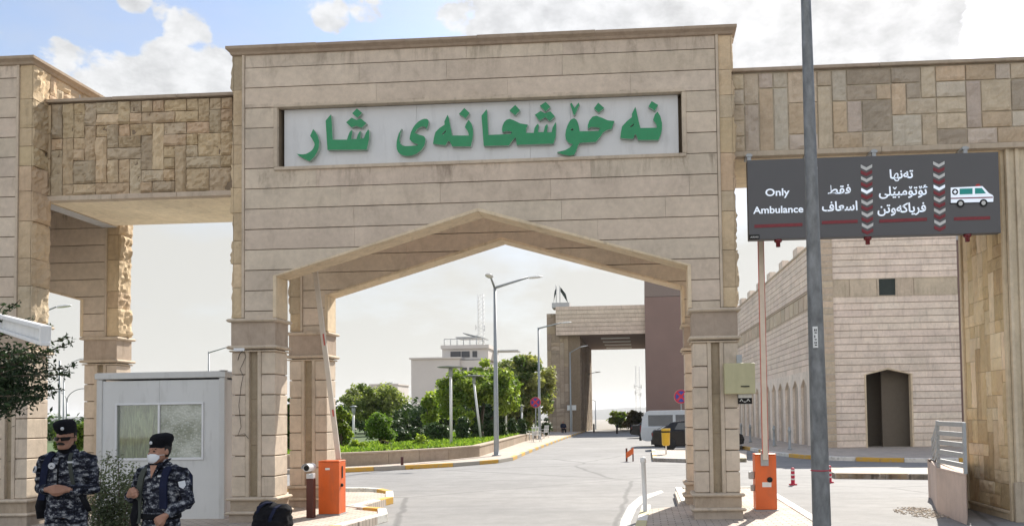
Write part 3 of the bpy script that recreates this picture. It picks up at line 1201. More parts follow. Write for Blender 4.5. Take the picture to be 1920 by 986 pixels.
# frame around the sign recess
m = MB()
hx0, hx1, hz0, hz1 = HOLE
m.box(hx0 - .06, hx1 + .06, YF0 - .03, YF0 + .1, hz0 - .045, hz0 + .01, 0, TRIM)
m.box(hx0 - .06, hx1 + .06, YF0 - .025, YF0 + .1, hz1 - .01, hz1 + .035, 0, TRIM)
m.box(hx0 - .07, hx0 - .003, YF0 - .02, YF0 + .1, hz0 + .013, hz1 - .013, 0, TRIM)
m.box(hx1 + .003, hx1 + .07, YF0 - .02, YF0 + .1, hz0 + .013, hz1 - .013, 0, TRIM)
m.build('recess_frame', MT['trim'], gate, bevel=.008)

# flanking tower with its own arch
TX0, TX1, TOL, TOR = -15.2, -10.05, -14.15, -10.74
YT0, YT1 = 14.7, 15.08
TAX = (TOL + TOR) / 2
for y0, y1 in ((YF0, YF1), (YT0, YT1)):
    w = arch_frame('tower_wall', None, TX0, TX1, TOL, TOR, 4.12, 4.62, ZT, y0, y1, .2, .22, None, False)
    pier(-10.69, TX1, y0, y1)
    pier(TX0, -14.2, y0, y1)
m = MB()
m.rect_loft(TX0, TX1, YF0, YT1, [(0, ZT - .13), (.03, ZT - .12), (.045, ZT - .085), (.09, ZT - .045), (.09, ZT), (0, ZT + .01)], 0, (.36, .28, .2))
m.build('coping', MT['trim'], gate)
m = MB()
m.mosaic((TX1 - .03, YF1, 5.5), (0, 1, 0), (0, 0, 1), (1, 0, 0), YT0 - YF1, ZT - .12 - 5.5, .17, .02, .05)
m.box(TX1 - .3, TX1 - .03, YF1, YT0, 5.5, ZT - .13)
m.build('stone_edging', MT['rough'], gate)


def beam(x0, x1, y0, y1, z0, z1, cell, pal, seg, left_strip=True, amp=.04, mortar='core', gap=.012):
    m = MB()
    m.box(x0, x1, y0 + .02, y1, z0 + .03, z1 - .05)
    b = m.build('linking_beam', MT[mortar], gate)
    m = MB()
    m.mosaic((x0 + (.07 if left_strip else .0), y0 + .02, z0 + .09), (1, 0, 0), (0, 0, 1), (0, -1, 0), x1 - x0 - (.07 if left_strip else 0), z1 - z0 - .16, cell, .015, amp, gap, 0, pal, seg)
    if left_strip:
        for a, c in stack(z0 + .1, z1 - .08, .3, .5):
            m.rockface((x0, y0 + .02, a), (1, 0, 0), (0, 0, 1), (0, -1, 0), .0, .06, .004, c - a - .004, .02, .02, 0, jit(random.choice(pal)), .05)
    m.build('stone_cladding', MT['rough'], b)
    m = MB()
    xs = [x0, x0 + (x1 - x0) * .34, x0 + (x1 - x0) * .67, x1]
    for a, c in zip(xs[:-1], xs[1:]):
        m.box(a + .002, c - .002, y0 - .06, y1 + .06, z1 - .055, z1 + random.uniform(-.003, .003), 0, jit((.4, .32, .24)))
    m.build('coping', MT['trim'], b, bevel=.008)
    m = MB()
    for a, c in zip(xs[:-1], xs[1:]):
        m.box(a + .002, c - .002, y0 - .045, y0 + .1, z0, z0 + .085, 0, jit((.5, .41, .31)))
    m.build('lower_trim', MT['trim'], b, bevel=.008)
    m = MB()
    n = max(2, round((x1 - x0) / .62))
    for i in range(n):
        for j in range(3):
            a, c = x0 + (x1 - x0) * i / n, x0 + (x1 - x0) * (i + 1) / n
            e, f = y0 + .1 + (y1 - y0 - .1) * j / 3, y0 + .1 + (y1 - y0 - .1) * (j + 1) / 3
            m.box(a + .002, c - .002, e + .002, f - .002, z0 + .008, z0 + .03, 0, jit((.8, .69, .5), .02))
    m.build('soffit', MT['soffit'], b)
    return b


beam(TX1, GX0, 12.85, 14.6, 5.5, 7.24, .2, ROUGH, .032, True, .085)
PALE = [(.53, .44, .32), (.55, .45, .325), (.5, .415, .31), (.51, .445, .35), (.53, .41, .285), (.4, .33, .255), (.5, .415, .34)]
beam(GX1, 8.4, 12.8, 14.6, 5.84, 7.27, .235, PALE, .045, False, .045, 'pale_mortar', .022)

# tower at the ambulance lane
AT = MB()
AT.box(5.75, 8.4, 12.9, 14.64, .0, 5.85)
at_core = AT.build('side_tower', MT['core'], gate)
m = MB()
AX5 = 5.75
m.mosaic((AX5, 14.6, .16), (0, -1, 0), (0, 0, 1), (-1, 0, 0), 1.62, 5.66, .2, .01, .035, .006, 0, [(.66, .51, .3), (.6, .46, .27), (.7, .56, .36), (.5, .375, .215), (.74, .6, .41)], .05, .55)
m.build('stone_cladding', MT['vein'], at_core)
m = MB()
for y in (14.64, 12.94):
    m.box(AX5 - .055, AX5 + .03, y - .04, y + .04, .0, 5.85, 0, (.62, .51, .35))
m.box(AX5 - .03, AX5 + .04, 12.985, 14.595, .0, .1, 0, (.6, .5, .35))
m.box(AX5 - .05, AX5 + .04, 12.985, 14.595, .103, .155, 0, (.62, .52, .37))
m.box(AX5, 8.4, 12.86, 12.9, .0, 5.85, 0, (.6, .51, .37))
m.box(AX5 + .0, AX5 + .05, 12.82, 12.86, .62, 5.85, 0, (.62, .52, .38))
m.box(AX5 + .14, AX5 + .2, 12.82, 12.86, .62, 5.85, 0, (.62, .52, .38))
m.box(AX5 - .04, 8.4, 12.8, 12.86, 0, .62, 0, (.44, .37, .28))
m.build('edge_trim', MT['trim'], at_core, bevel=.01)

# ------------------------------------------------------------------ lettering on the gate
def curve_mesh(polys, depth, bevel=0.0):
    """polygons (first outline, then holes), (x, z) in metres -> solid mesh data"""
    cu = bpy.data.curves.new('c', 'CURVE')
    cu.dimensions = '2D'
    cu.fill_mode = 'BOTH'
    cu.extrude = depth / 2
    for pl in polys:
        sp = cu.splines.new('POLY')
        sp.points.add(len(pl) - 1)
        for p, q in zip(sp.points, pl):
            p.co = (q[0], q[1], 0, 1)
        sp.use_cyclic_u = True
    o = bpy.data.objects.new('c', cu)
    COL.objects.link(o)
    dg = bpy.context.evaluated_depsgraph_get()
    me = bpy.data.meshes.new_from_object(o.evaluated_get(dg))
    bpy.data.objects.remove(o)
    return me


def stand_up(me, x, y, z):
    """curve plane (x, y) -> wall plane (x, z), facing -Y"""
    for v in me.vertices:
        c = v.co.copy()
        v.co = (c.x + x, -c.z + y, c.y + z)
    me.update()
    return me


BY = 12.6
BC = Vector((-2.6, BY, 6.33))
board = thing('name_board', (BC.x, BY, 5.85), 'long white name board with green lettering set in the gate', 'sign')
m = MB()
for a, b in ((-5.8, -3.6), (-3.6, -1.75), (-1.75, -1.1), (-1.1, .62)):
    m.box(a + .0015, b - .0015, BY, BY + .04, 5.847, 6.815)
m.build('panel', MT['board'], board)

C1, C2, C3, C4 = (540, 180, 7.045), (730, 180, 7.045), (900, 180, 7.045), (1040, 170, 7.042)
GLYPHS = [
    (C1, [[(333, 440), (365, 480), (395, 530), (412, 600), (408, 680), (392, 730), (370, 770), (342, 815), (310, 845), (285, 862), (250, 850), (150, 797), (112, 765), (155, 772), (200, 774), (235, 768), (265, 755), (295, 737), (320, 715), (338, 688), (352, 650), (349, 625), (338, 600), (320, 570), (293, 530)]]),
    (C1, [[(498, 330), (565, 248), (576, 300), (592, 580), (780, 580), (795, 530), (815, 480), (842, 450), (850, 470), (838, 572), (905, 572), (925, 510), (945, 475), (962, 470), (955, 567), (1003, 562), (1030, 490), (1062, 442), (1075, 480), (1072, 570), (1055, 650), (1040, 712), (522, 715)]]),
    (C1, [[(912, 168), (978, 227), (915, 292), (850, 232)]]),
    (C1, [[(768, 352), (840, 290), (905, 320), (965, 302), (1035, 362), (975, 425), (900, 398), (838, 418)]]),
    (C2, [[(165, 432), (150, 490), (135, 560), (135, 600), (150, 638), (175, 655), (210, 666), (290, 662), (370, 655), (382, 642), (340, 630), (300, 610), (268, 575), (275, 520), (287, 480), (310, 430), (340, 385), (385, 340), (430, 315), (465, 304), (495, 306), (515, 322), (520, 350), (512, 390), (492, 440), (478, 412), (440, 405), (400, 418), (370, 440), (335, 490), (400, 517), (445, 528), (468, 545), (478, 580), (472, 625), (460, 660), (435, 700), (400, 735), (360, 765), (310, 785), (265, 795), (220, 795), (180, 787), (140, 768), (115, 740), (100, 705), (95, 660), (97, 610), (108, 555), (125, 500)]]),
    (C2, [[(770, 252), (785, 290), (800, 370), (830, 525), (1050, 525), (1048, 500), (1030, 455), (998, 415), (1015, 370), (1048, 318), (1085, 365), (1102, 430), (1108, 500), (1098, 580), (1075, 668), (830, 668), (812, 630), (798, 600), (775, 600), (740, 655), (660, 645), (578, 635), (590, 550), (610, 480), (665, 425), (730, 382), (727, 340)], [(690, 510), (715, 512), (750, 472), (745, 455)]]),
    (C2, [[(990, 162), (1060, 227), (1010, 298), (920, 242)]]),
    (C3, [[(20, 265), (88, 178), (95, 230), (110, 517), (250, 512), (400, 505), (428, 482), (390, 466), (350, 465), (295, 482), (290, 440), (297, 400), (318, 350), (350, 318), (392, 305), (450, 326), (530, 365), (632, 382), (612, 430), (608, 490), (710, 490), (720, 430), (740, 395), (768, 367), (775, 390), (765, 482), (840, 480), (860, 400), (888, 372), (895, 400), (885, 484), (945, 482), (960, 420), (1000, 347), (1006, 400), (1000, 540), (970, 633), (485, 648), (478, 590), (466, 548), (430, 590), (380, 655), (50, 662)]]),
    (C3, [[(465, 122), (530, 192), (465, 257), (388, 195)]]),
    (C3, [[(868, 82), (930, 147), (865, 207), (790, 132)]]),
    (C3, [[(725, 252), (800, 202), (860, 232), (930, 207), (990, 272), (920, 335), (862, 284), (785, 330)]]),
    (C4, [[(258, 368), (285, 385), (302, 415), (318, 465), (330, 540), (575, 537), (603, 502), (560, 488), (480, 482), (437, 505), (438, 455), (460, 395), (500, 347), (550, 335), (620, 360), (700, 395), (790, 405), (770, 460), (753, 508), (690, 522), (640, 555), (600, 615), (545, 680), (330, 693), (305, 735), (280, 810), (255, 850), (200, 863), (100, 842), (30, 815), (140, 788), (200, 755), (240, 712), (185, 692), (148, 645), (140, 590), (150, 520), (170, 460), (198, 405), (225, 378)], [(208, 515), (225, 532), (252, 525), (237, 500)]]),
    (C4, [[(205, 180), (225, 165), (262, 232), (315, 162), (328, 187), (266, 325), (250, 325)]]),
    (C4, [[(575, 162), (653, 232), (580, 293), (520, 237)]]),
    (C4, [[(1065, 217), (1078, 260), (1090, 320), (1110, 410), (1133, 497), (1350, 492), (1345, 455), (1300, 387), (1325, 315), (1358, 282), (1395, 340), (1418, 430), (1416, 520), (1395, 600), (1370, 655), (1100, 655), (1085, 610), (1070, 580), (1060, 582), (1038, 640), (950, 638), (865, 628), (875, 550), (890, 475), (950, 410), (1020, 352), (1020, 310)], [(992, 482), (1010, 486), (1045, 460), (1040, 435)]]),
    (C4, [[(1280, 142), (1365, 192), (1325, 268), (1238, 215)]]),
]
LD = .075
for (ox, oy, sc), pls in GLYPHS:
    w = []
    for pl in pls:
        q = []
        for x, y in pl:
            p = at(ox + x / sc, oy + y / sc, BY - LD)
            q.append((p.x, p.z))
        w.append(q)
    me = stand_up(curve_mesh(w, LD), 0, BY - LD / 2 - .004, 0)
    me.materials.clear()
    me.materials.append(MT['green'])
    me.materials.append(MT['greenside'])
    for p in me.polygons:
        p.material_index = 0 if p.normal.y < -.7 else 1
        p.use_smooth = False
    for v in me.vertices:
        v.co -= wloc(board)
    o = bpy.data.objects.new('letter', me)
    COL.objects.link(o)
    o.parent = board


def text_obj(name, txt, mat, x0, x1, z0, z1, y, depth, parent, weight=0.0, extra=None):
    """writing fitted into a rectangle of a wall plane facing -Y"""
    cu = bpy.data.curves.new(name, 'FONT')
    cu.body = txt
    cu.size = 1
    cu.extrude = .02
    cu.offset = weight
    cu.resolution_u = 4
    o = bpy.data.objects.new(name, cu)
    COL.objects.link(o)
    dg = bpy.context.evaluated_depsgraph_get()
    me = bpy.data.meshes.new_from_object(o.evaluated_get(dg))
    bpy.data.objects.remove(o)
    co = np.array([v.co for v in me.vertices])
    lo, hi = co.min(0), co.max(0)
    off = wloc(parent)
    for v in me.vertices:
        c = v.co
        v.co = (x0 + (c.x - lo[0]) / (hi[0] - lo[0]) * (x1 - x0) - off.x, y - (c.z - lo[2]) / (hi[2] - lo[2]) * depth - off.y, z0 + (c.y - lo[1]) / (hi[1] - lo[1]) * (z1 - z0) - off.z)
    me.materials.clear()
    me.materials.append(mat)
    for p in me.polygons:
        p.material_index = 0
    me.update()
    o = bpy.data.objects.new(name, me)
    COL.objects.link(o)
    o.parent = parent
    return o


# ------------------------------------------------------------------ ambulance sign
SY = 12.62
sx0, sx1, sz0, sz1 = 1.69, 5.55, 4.47, 5.735
asg = thing('ambulance_sign', (3.6, SY + .05, sz0), 'dark grey hanging ambulance sign with white words, red chevrons and van', 'sign')
m = MB()
m.box(sx0, sx1, SY, SY + .14, sz0, sz1)
m.build('panel', MT['signgrey'], asg, bevel=.008)
for px in (1405, 1518, 1640, 1812):
    m = MB()
    x = at(px, 290, SY).x
    m.box(x - .03, x + .03, SY + .03, SY + .1, sz1 - .002, 5.85)
    m.box(x - .05, x + .05, SY + .02, SY + .3, 5.8, 5.835)
    m.build('hanger', MT['steel'], asg)


def srect(mb, px0, py0, px1, py1, y, t=.006, mi=0):
    a, b = at(px0, py0, y), at(px1, py1, y)
    mb.box(min(a.x, b.x), max(a.x, b.x), y - t, y + .001, min(a.z, b.z), max(a.z, b.z), mi)


def spoly(mb, pts, y, t=.006, mi=0):
    q = [at(px, py, y) for px, py in pts]
    q = [(p.x, p.z) for p in q]
    a = sum(q[i][0] * q[(i + 1) % len(q)][1] - q[(i + 1) % len(q)][0] * q[i][1] for i in range(len(q)))
    if a < 0:
        q = q[::-1]
    mb.prism_y(q, y - t, y + .001, mi)


def words(txt, px0, py0, px1, py1, w=.018, mat='signwhite'):
    """py0 top, py1 bottom, at the middle of the word"""
    cx = (px0 + px1) / 2
    a, b = at(px0, (py0 + py1) / 2, SY), at(px1, (py0 + py1) / 2, SY)
    t, u = at(cx, py0, SY), at(cx, py1, SY)
    return text_obj('word', txt, MT[mat], a.x, b.x, u.z, t.z, SY - .001, .008, asg, w)


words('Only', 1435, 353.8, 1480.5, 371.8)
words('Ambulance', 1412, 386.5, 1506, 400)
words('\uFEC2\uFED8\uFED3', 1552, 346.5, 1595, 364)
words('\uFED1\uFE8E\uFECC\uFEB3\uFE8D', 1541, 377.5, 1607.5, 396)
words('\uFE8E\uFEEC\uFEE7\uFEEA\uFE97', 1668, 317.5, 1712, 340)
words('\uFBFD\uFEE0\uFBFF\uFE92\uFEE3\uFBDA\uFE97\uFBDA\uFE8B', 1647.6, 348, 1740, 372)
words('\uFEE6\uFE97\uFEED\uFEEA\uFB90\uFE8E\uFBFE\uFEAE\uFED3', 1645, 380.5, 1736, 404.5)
m = MB()   # the small v over one letter
spoly(m, [(1673.5, 351.3), (1675.5, 350.8), (1677.7, 353.2), (1679.8, 350.6), (1681.8, 351), (1678.6, 355.4), (1676.6, 355.4)], SY)
m.build('accent', MT['signwhite'], asg)
for cx, top in ((1522, 313.5), (1624.3, 309), (1760, 303)):
    for k in range(6):
        w, r_ = MB(), MB()
        y = top + k * 21.85
        cxx = cx + k * .42
        spoly(w, [(cxx - 10.5, y), (cxx, y + 5.4), (cxx + 10.8, y - .6), (cxx + 10.8, y + 5.2), (cxx, y + 11.4), (cxx - 10.5, y + 5.8)], SY)
        y += 10.6
        spoly(r_, [(cxx - 10.5, y), (cxx, y + 4.8), (cxx + 10.8, y - .6), (cxx + 10.8, y + 5.6), (cxx, y + 11), (cxx - 10.5, y + 6.2)], SY - .0015)
        w.build('chevron', MT['signwhite' if k == 2 else 'chevwhite'], asg)
        r_.build('chevron', MT['chevred'], asg)
for a, b, c, d in ((1414.5, 424.5, 1504.5, 421.2), (1541, 417.5, 1608, 415), (1648.5, 414.8, 1738, 411.2), (1788.5, 410.6, 1856.5, 408.6)):
    m = MB()
    spoly(m, [(a, b + 3), (c, d + 3), (c, d - 3), (a, b - 3)], SY)
    m.build('underline', MT['chevred'], asg)


def q7(pts):
    return [(1740 + x / 7.586, 300 + y / 7.586) for x, y in pts]


def circ(cx, cy, r, n=18):
    return [(cx + r * math.cos(2 * math.pi * i / n), cy + r * math.sin(2 * math.pi * i / n)) for i in range(n)]


van_p = MB()
spoly(van_p, q7([(322, 395), (560, 384), (772, 374), (815, 418), (862, 472), (915, 500), (928, 520), (926, 600), (325, 618)]), SY, .006, 0)
for c in ([(450, 410), (632, 404), (632, 486), (450, 492)], [(668, 403), (765, 401), (822, 476), (668, 483)]):
    spoly(van_p, q7(c), SY - .006, .004, 1)
spoly(van_p, q7(circ(385, 455, 44)), SY - .006, .003, 2)
spoly(van_p, q7([(385, 424), (397, 443), (416, 455), (397, 467), (385, 486), (373, 467), (354, 455), (373, 443)]), SY - .009, .003, 0)
spoly(van_p, q7([(325, 540), (922, 524), (922, 540), (325, 556)]), SY - .006, .003, 3)
spoly(van_p, q7([(310, 612), (930, 597), (930, 606), (310, 626)]), SY - .006, .003, 2)
for c in ((463, 620), (790, 612)):
    spoly(van_p, q7(circ(*c, 56)), SY - .007, .004, 2)
    spoly(van_p, q7(circ(*c, 30)), SY - .011, .003, 4)
spoly(van_p, q7([(668, 378), (690, 345), (725, 342), (752, 374)]), SY, .004, 5)
van_p.build('ambulance_picture', [MT['signwhite'], MT['teal'], MT['rubber'], MT['chevred'], MT['chevwhite'], MT['red']], asg)
m = MB()
srect(m, 1404.5, 440.5, 1424, 449, SY - .002, .008)
mp_ = m.build('maker_plate', MT['black'], asg)
a, b = at(1406.5, 446.8, SY), at(1422, 443, SY)
text_obj('word', 'ARMS', MT['chevwhite'], a.x, b.x, a.z, b.z, SY - .0105, .004, mp_, .01)
for px, py in ((1459, 452), (1627, 445), (1814, 439)):
    p = at(px, py, SY + .05)
    l = MB()
    l.lathe([(.02, -.115), (.035, -.112), (.035, -.05), (.062, -.03), (.062, 0), (.02, .004)], (p.x, SY + .06, sz0 + .0), 14)
    l.build('beacon', MT['redlens'], asg)

# ------------------------------------------------------------------ the hall on the far side
hall = thing('stone_hall', (10.5, 40, 0), 'long beige stone hall with crenellated roof and a pointed doorway', 'building')
HY = 36.6
HX0, HX1 = 8.05, 14.12
HZ = 9.75
dL, dR = at(1622, 760, HY).x, at(1712, 760, HY).x
dz_s, dz_a = at(1660, 701, HY).z, at(1664, 689, HY).z
SL2 = (.78, .66, .55)
_S = SLAB
SLAB = SL2
m = MB()
zb0, zb1 = 6.93, 7.72
j = [.135 + i * .309 for i in range(23)]
j[-1] = zb0
slabs(m, HX0 + .55, HX1, dL, dR, dz_s, dz_a, j, HY, .06, None, .03)
j = [zb1 + i * .29 for i in range(8)]
slabs(m, HX0 + .55, HX1, dL, dR, -2, -1, j, HY, .06, None, .03)
fw = m.build('front_wall', MT['slab'], hall)
m = MB()
core_arch(m, HX0 + .5, HX1 - .01, dL, dR, dz_s, dz_a, 0, HZ - .05, HY + .04, HY + .3)
m.build('core', MT['hall_mortar'], fw)
m = MB()
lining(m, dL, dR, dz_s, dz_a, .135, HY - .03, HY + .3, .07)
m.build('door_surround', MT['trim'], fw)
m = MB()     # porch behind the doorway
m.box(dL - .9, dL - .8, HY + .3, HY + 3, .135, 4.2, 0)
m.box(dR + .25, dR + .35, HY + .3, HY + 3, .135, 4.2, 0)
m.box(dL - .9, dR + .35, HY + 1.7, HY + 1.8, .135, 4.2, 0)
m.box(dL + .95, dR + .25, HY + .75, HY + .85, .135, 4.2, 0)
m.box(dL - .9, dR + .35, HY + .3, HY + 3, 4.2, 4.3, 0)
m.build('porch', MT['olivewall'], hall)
m = MB()
wxl, wxr, wz0, wz1 = at(1648, 550, HY).x, at(1679, 550, HY).x, at(1660, 552, HY).z, at(1660, 524, HY).z
xs = [HX0 + .55, HX0 + 1.3, wxl - .08]
for a, b in zip(xs[:-1], xs[1:]):
    m.box(a + .01, b - .01, HY + .0, HY + .07, zb0 + .02, zb1 - .02, 0, jit((.56, .465, .35)))
for a, b in ((wxr + .08, 12.2), (12.2, HX1)):
    m.box(a + .01, b - .01, HY + .0, HY + .07, zb0 + .02, zb1 - .02, 0, jit((.56, .465, .35)))
m.box(HX0 + .55, HX1, HY - .02, HY + .05, zb1 - .02, zb1 + .02, 0, TRIM)
m.box(HX0 + .55, HX1, HY - .02, HY + .05, zb0 - .02, zb0 + .02, 0, TRIM)
m.build('stone_band', MT['trim'], fw)
m = MB()
for a, b, c, d in ((wxl - .08, wxl, zb0, zb1), (wxr, wxr + .08, zb0, zb1)):
    m.box(a, b, HY - .03, HY + .1, c + .02, d - .02, 0, TRIM)
win = m.build('window', MT['trim'], hall)
m = MB()
m.box(wxl + .003, wxr - .003, HY + .015, HY + .03, zb0 + .02, zb1 - .02)
m.build('pane', plain('dull_dark_glass', (.05, .06, .055), .7, var=.1, spec=.05), win)
m = MB()
for k in range(32):
    z = .135 + k * .3
    m.rockface((HX0, HY - .08, z), (1, 0, 0), (0, 0, 1), (0, -1, 0), 0, .55, .01, .29, .0, .03, 0, jit((.55, .445, .33), .1), .14)
    m.rockface((HX0, HY + .42, z), (0, -1, 0), (0, 0, 1), (-1, 0, 0), 0, .5, .01, .29, .0, .03, 0, jit((.55, .445, .33), .1), .14)
m.box(HX0 + .01, HX0 + .54, HY - .07, HY + .5, .1, HZ)
m.build('corner_pier', MT['rough'], hall)
# long side wall, running back a little askew
SD = Vector((-.037, 1, 0)).normalized()
SN = Vector((-SD.y, SD.x, 0))
S0 = Vector((HX0 + .12, HY + .42, 0))
rotS = Matrix((SD, SN, Vector((0, 0, 1)))).transposed()


def sbox(mb, u0, u1, n0, n1, z0, z1, mi=0, tint=(.5, .5, .5)):
    c = S0 + SD * ((u0 + u1) / 2) + SN * ((n0 + n1) / 2) + Vector((0, 0, (z0 + z1) / 2))
    mb.obox(c, ((u1 - u0) / 2, (n1 - n0) / 2, (z1 - z0) / 2), rotS, mi, tint)


m = MB()
ULEN = 32
z = 3.75
while z < HZ - .05:
    z1 = min(HZ, z + .3)
    if not (6.65 < z < 7.5):
        u = 0
        while u < ULEN:
            u1 = min(ULEN, u + random.uniform(1.5, 3))
            sbox(m, u + .01, u1 - .01, 0, .05, z + .015, z1 - .015, 0, jit(SL2, .07))
            u = u1
    z += .3
sw = m.build('side_wall', MT['slab'], hall)
m = MB()
sbox(m, 0, ULEN, -.4, .02, 0, HZ - .02)
m.build('core', MT['hall_mortar'], sw)
m = MB()
for k in range(30):
    sbox(m, k * 1.08 + .06, k * 1.08 + 1.02, 0, .04, 6.8, 7.5, 0, jit((.56, .465, .35), .12))
sbox(m, 0, ULEN, .0, .07, 7.53, 7.6, 0, TRIM)
sbox(m, 0, ULEN, .0, .07, 6.68, 6.75, 0, TRIM)
m.build('stone_band', MT['trim'], sw)
m = MB()
for k in range(16):
    u0 = .35 + k * 1.85
    hw, n0, n1 = .925, 0.02, .16
    c = u0 + hw
    for a, b in ((u0, c), (c, u0 + 2 * hw)):
        lft = a == u0
        e = a if lft else b
        q = (a + .3) if lft else (b - .3)
        pl = [(e, .1), (q, .1), (q, 3.0), (c, 3.42), (c, 3.74), (e, 3.74)]
        vs = [S0 + SD * x + SN * nn + Vector((0, 0, z)) for nn in (n0, n1) for x, z in pl]
        nn_ = 6
        m.add(vs, [tuple(range(5, -1, -1)), tuple(range(6, 12))] + [(i, (i + 1) % 6, (i + 1) % 6 + 6, i + 6) for i in range(6)], 0, jit((.8, .7, .59), .04))
    sbox(m, u0 + .25, u0 + 1.6, 0, .03, .1, 3.5, 0, (.5, .42, .34))
m.build('arcade', MT['slab'], sw)
m = MB()
for k in range(9):
    sbox(m, .6 + k * 3.6, 1.6 + k * 3.6, -.3, .06, HZ, HZ + .45, 0, jit(SL2))
sbox(m, 0, ULEN, -.35, .1, HZ - .06, HZ + .03, 0, TRIM)
m.build('parapet', MT['trim'], sw)
m = MB()
m.box(HX0 + .02, HX1, HY - .05, HY + .35, HZ - .05, HZ + .03, 0, TRIM)
for k in range(2):
    m.box(HX0 + .4 + k * 3.6, HX0 + 1.4 + k * 3.6, HY, HY + .3, HZ + .03, HZ + .45, 0, jit(SL2))
m.box(HX0 + .6, HX1 + 1, HY + .35, HY + 31, HZ - .3, HZ - .1, 0)
m.build('roof', MT['trim'], hall)
SLAB = _S
m = MB()
m.box(HX1 + .02, 24, HY + .45, HY + 30, 0, HZ + .3)
m.build('side_wing', MT['brownwall'], hall)

# bollards along the hall pavement
first = None
for i, (px, y0, y1) in enumerate(((1390, 788, 822), (1407, 793, 829), (1452, 797, 836), (1481, 800, 843))):
    p = gz(px, y1, .135)
    h = at(px, y0, p.y).z - .135
    if first is None:
        m = MB()
        m.lathe([(.1, 0), (.1, .06), (.06, .08), (.055, .75), (.075, .78), (.075, .86), (.05, .9), (.05, .96), (.02, 1.0)], (p.x, p.y, .135), 12)
        first = m.build('bollard', MT['lampgrey'])
        o = first
    else:
        o = first.copy()
        COL.objects.link(o)
        o.location = (p.x, p.y, .135)
    tag(o, ('slim dark bollard just beside the cream meter box', 'dark bollard standing on the hall pavement near the red barrier arm', 'dark bollard between the barrier arm and the next bollard', 'dark bollard next to the tall grey pole')[i], 'bollard', 'bollards on the hall pavement')

# ------------------------------------------------------------------ second gate far down the road
g2 = thing('canopy_gate', (-5, 84, 0), 'distant drive-through canopy with stone tower and brown block', 'building')
Y2 = 81.0
tx0, tx1 = at(1026, 700, Y2).x, at(1066, 700, Y2).x
bx1 = at(1211, 700, Y2).x
tz = at(1030, 588, Y2).z
m = MB()
m.box(tx0 + .05, tx1 + 1.2, Y2 + .05, Y2 + 18, 0, tz)
tw = m.build('tower', MT['core'], g2)
m = MB()
pal2 = [(.34, .27, .2), (.4, .32, .24), (.29, .23, .17), (.37, .29, .2)]
m.mosaic((tx0, Y2 + .05, 0), (1, 0, 0), (0, 0, 1), (0, -1, 0), tx1 - tx0, tz, .42, .02, .08, .03, 0, pal2, .25, .5)
m.build('stone_cladding', MT['rough'], tw)
m = MB()
m.mosaic((tx1 + 1.2, Y2 + 3.4, 0), (0, 1, 0), (0, 0, 1), (1, 0, 0), 14, 9.6, .5, .02, .08, .03, 0, pal2, .4, .5)
m.build('stone_cladding', MT['rough'], tw)
m = MB()
m.mosaic((tx1 + 1.17, Y2 + .05, 0), (0, 1, 0), (0, 0, 1), (1, 0, 0), 2.2, 9.6, .45, .02, .06, .03, 0, pal2, .3, .5)
m.build('stone_cladding', MT['rough'], tw)
m = MB()
bz0, bz1 = at(1120, 628, Y2).z, at(1120, 574, Y2).z
z = bz0
while z < bz1 - .05:
    m.box(tx0 + 1.0, bx1, Y2 - .5, Y2, z + .02, min(bz1, z + .42) - .02, 0, jit((.68, .56, .45), .09))
    z += .42
bm_ = m.build('beam', MT['slab'], g2)
m = MB()
m.box(tx0 + 1.05, bx1 + .5, Y2 - .46, Y2 + 18, bz0 + .05, bz1 - .05)
m.build('core', MT['core'], bm_)
m = MB()
m.box(tx0 + 1.2, bx1 + .2, Y2 + .3, Y2 + 18, bz0 - .02, bz0 + .06)
sf = m.build('soffit', MT['brownwall'], g2)
for k in range(4):
    m = MB()
    m.box(tx1 + 3.2, bx1 - 1.6, Y2 + 2.6 + k * 4, Y2 + 3.8 + k * 4, bz0 - .06, bz0 - .025)
    m.build('light_panel', MT['whitepaint'], sf)
m = MB()
m.box(tx0 + .6, tx0 + 2.4, Y2 - .3, Y2 + 1.5, bz1 - .1, at(1050, 568, Y2).z)
m.build('cap', MT['trim'], g2)
m = MB()
bt = at(1250, 526, Y2 - 1).z
bzs = at(1250, 556, Y2 - 1).z
bR = at(1318, 700, Y2).x
m.box(bx1, bR, Y2 - 1.0, Y2 + 18, 0, bzs)
bb = m.build('block', MT['brownwall'], g2)
m = MB()
m.box(bx1, bR, Y2 - 1.0, Y2 + 18, bzs + .04, bt)
m.build('upper_block', plain('pale_brown_render', (.23, .18, .155), .8, var=.08), g2)
for k, (px, a, b, lean) in enumerate(((1043, 534, 568, -.25), (1050, 536, 568, .55))):
    p = at(px, b, Y2 + .5)
    h = at(px, a, Y2 + .5).z - p.z
    fl = thing('flagpole', p, ('distant flag pole with a limp dark flag on the canopy roof', 'distant flag pole with a wider hanging dark flag on the canopy roof')[k], 'flag', 'flags on the canopy roof')
    m = MB()
    m.tube([p - Vector((0, 0, .1)), p + Vector((0, 0, h))], .04, 6)
    m.build('pole', MT['steel'], fl)
    m = MB()
    n = 8
    vs = []
    for i in range(n + 1):
        t = i / n
        for s in (0, 1):
            vs.append((p.x + lean * t * (1 + .4 * s) + .05, p.y + .12 * math.sin(t * 7 + s), p.z + h * (.95 - .18 * s * 3 * (.5 + .5 * t)) - t * .75))
    m.add(vs, [(2 * i, 2 * i + 1, 2 * i + 3, 2 * i + 2) for i in range(n)])
    m.add([(x, y + .02, z) for x, y, z in vs], [(2 * i + 2, 2 * i + 3, 2 * i + 1, 2 * i) for i in range(n)])
    m.build('flag', MT['flag'], fl)

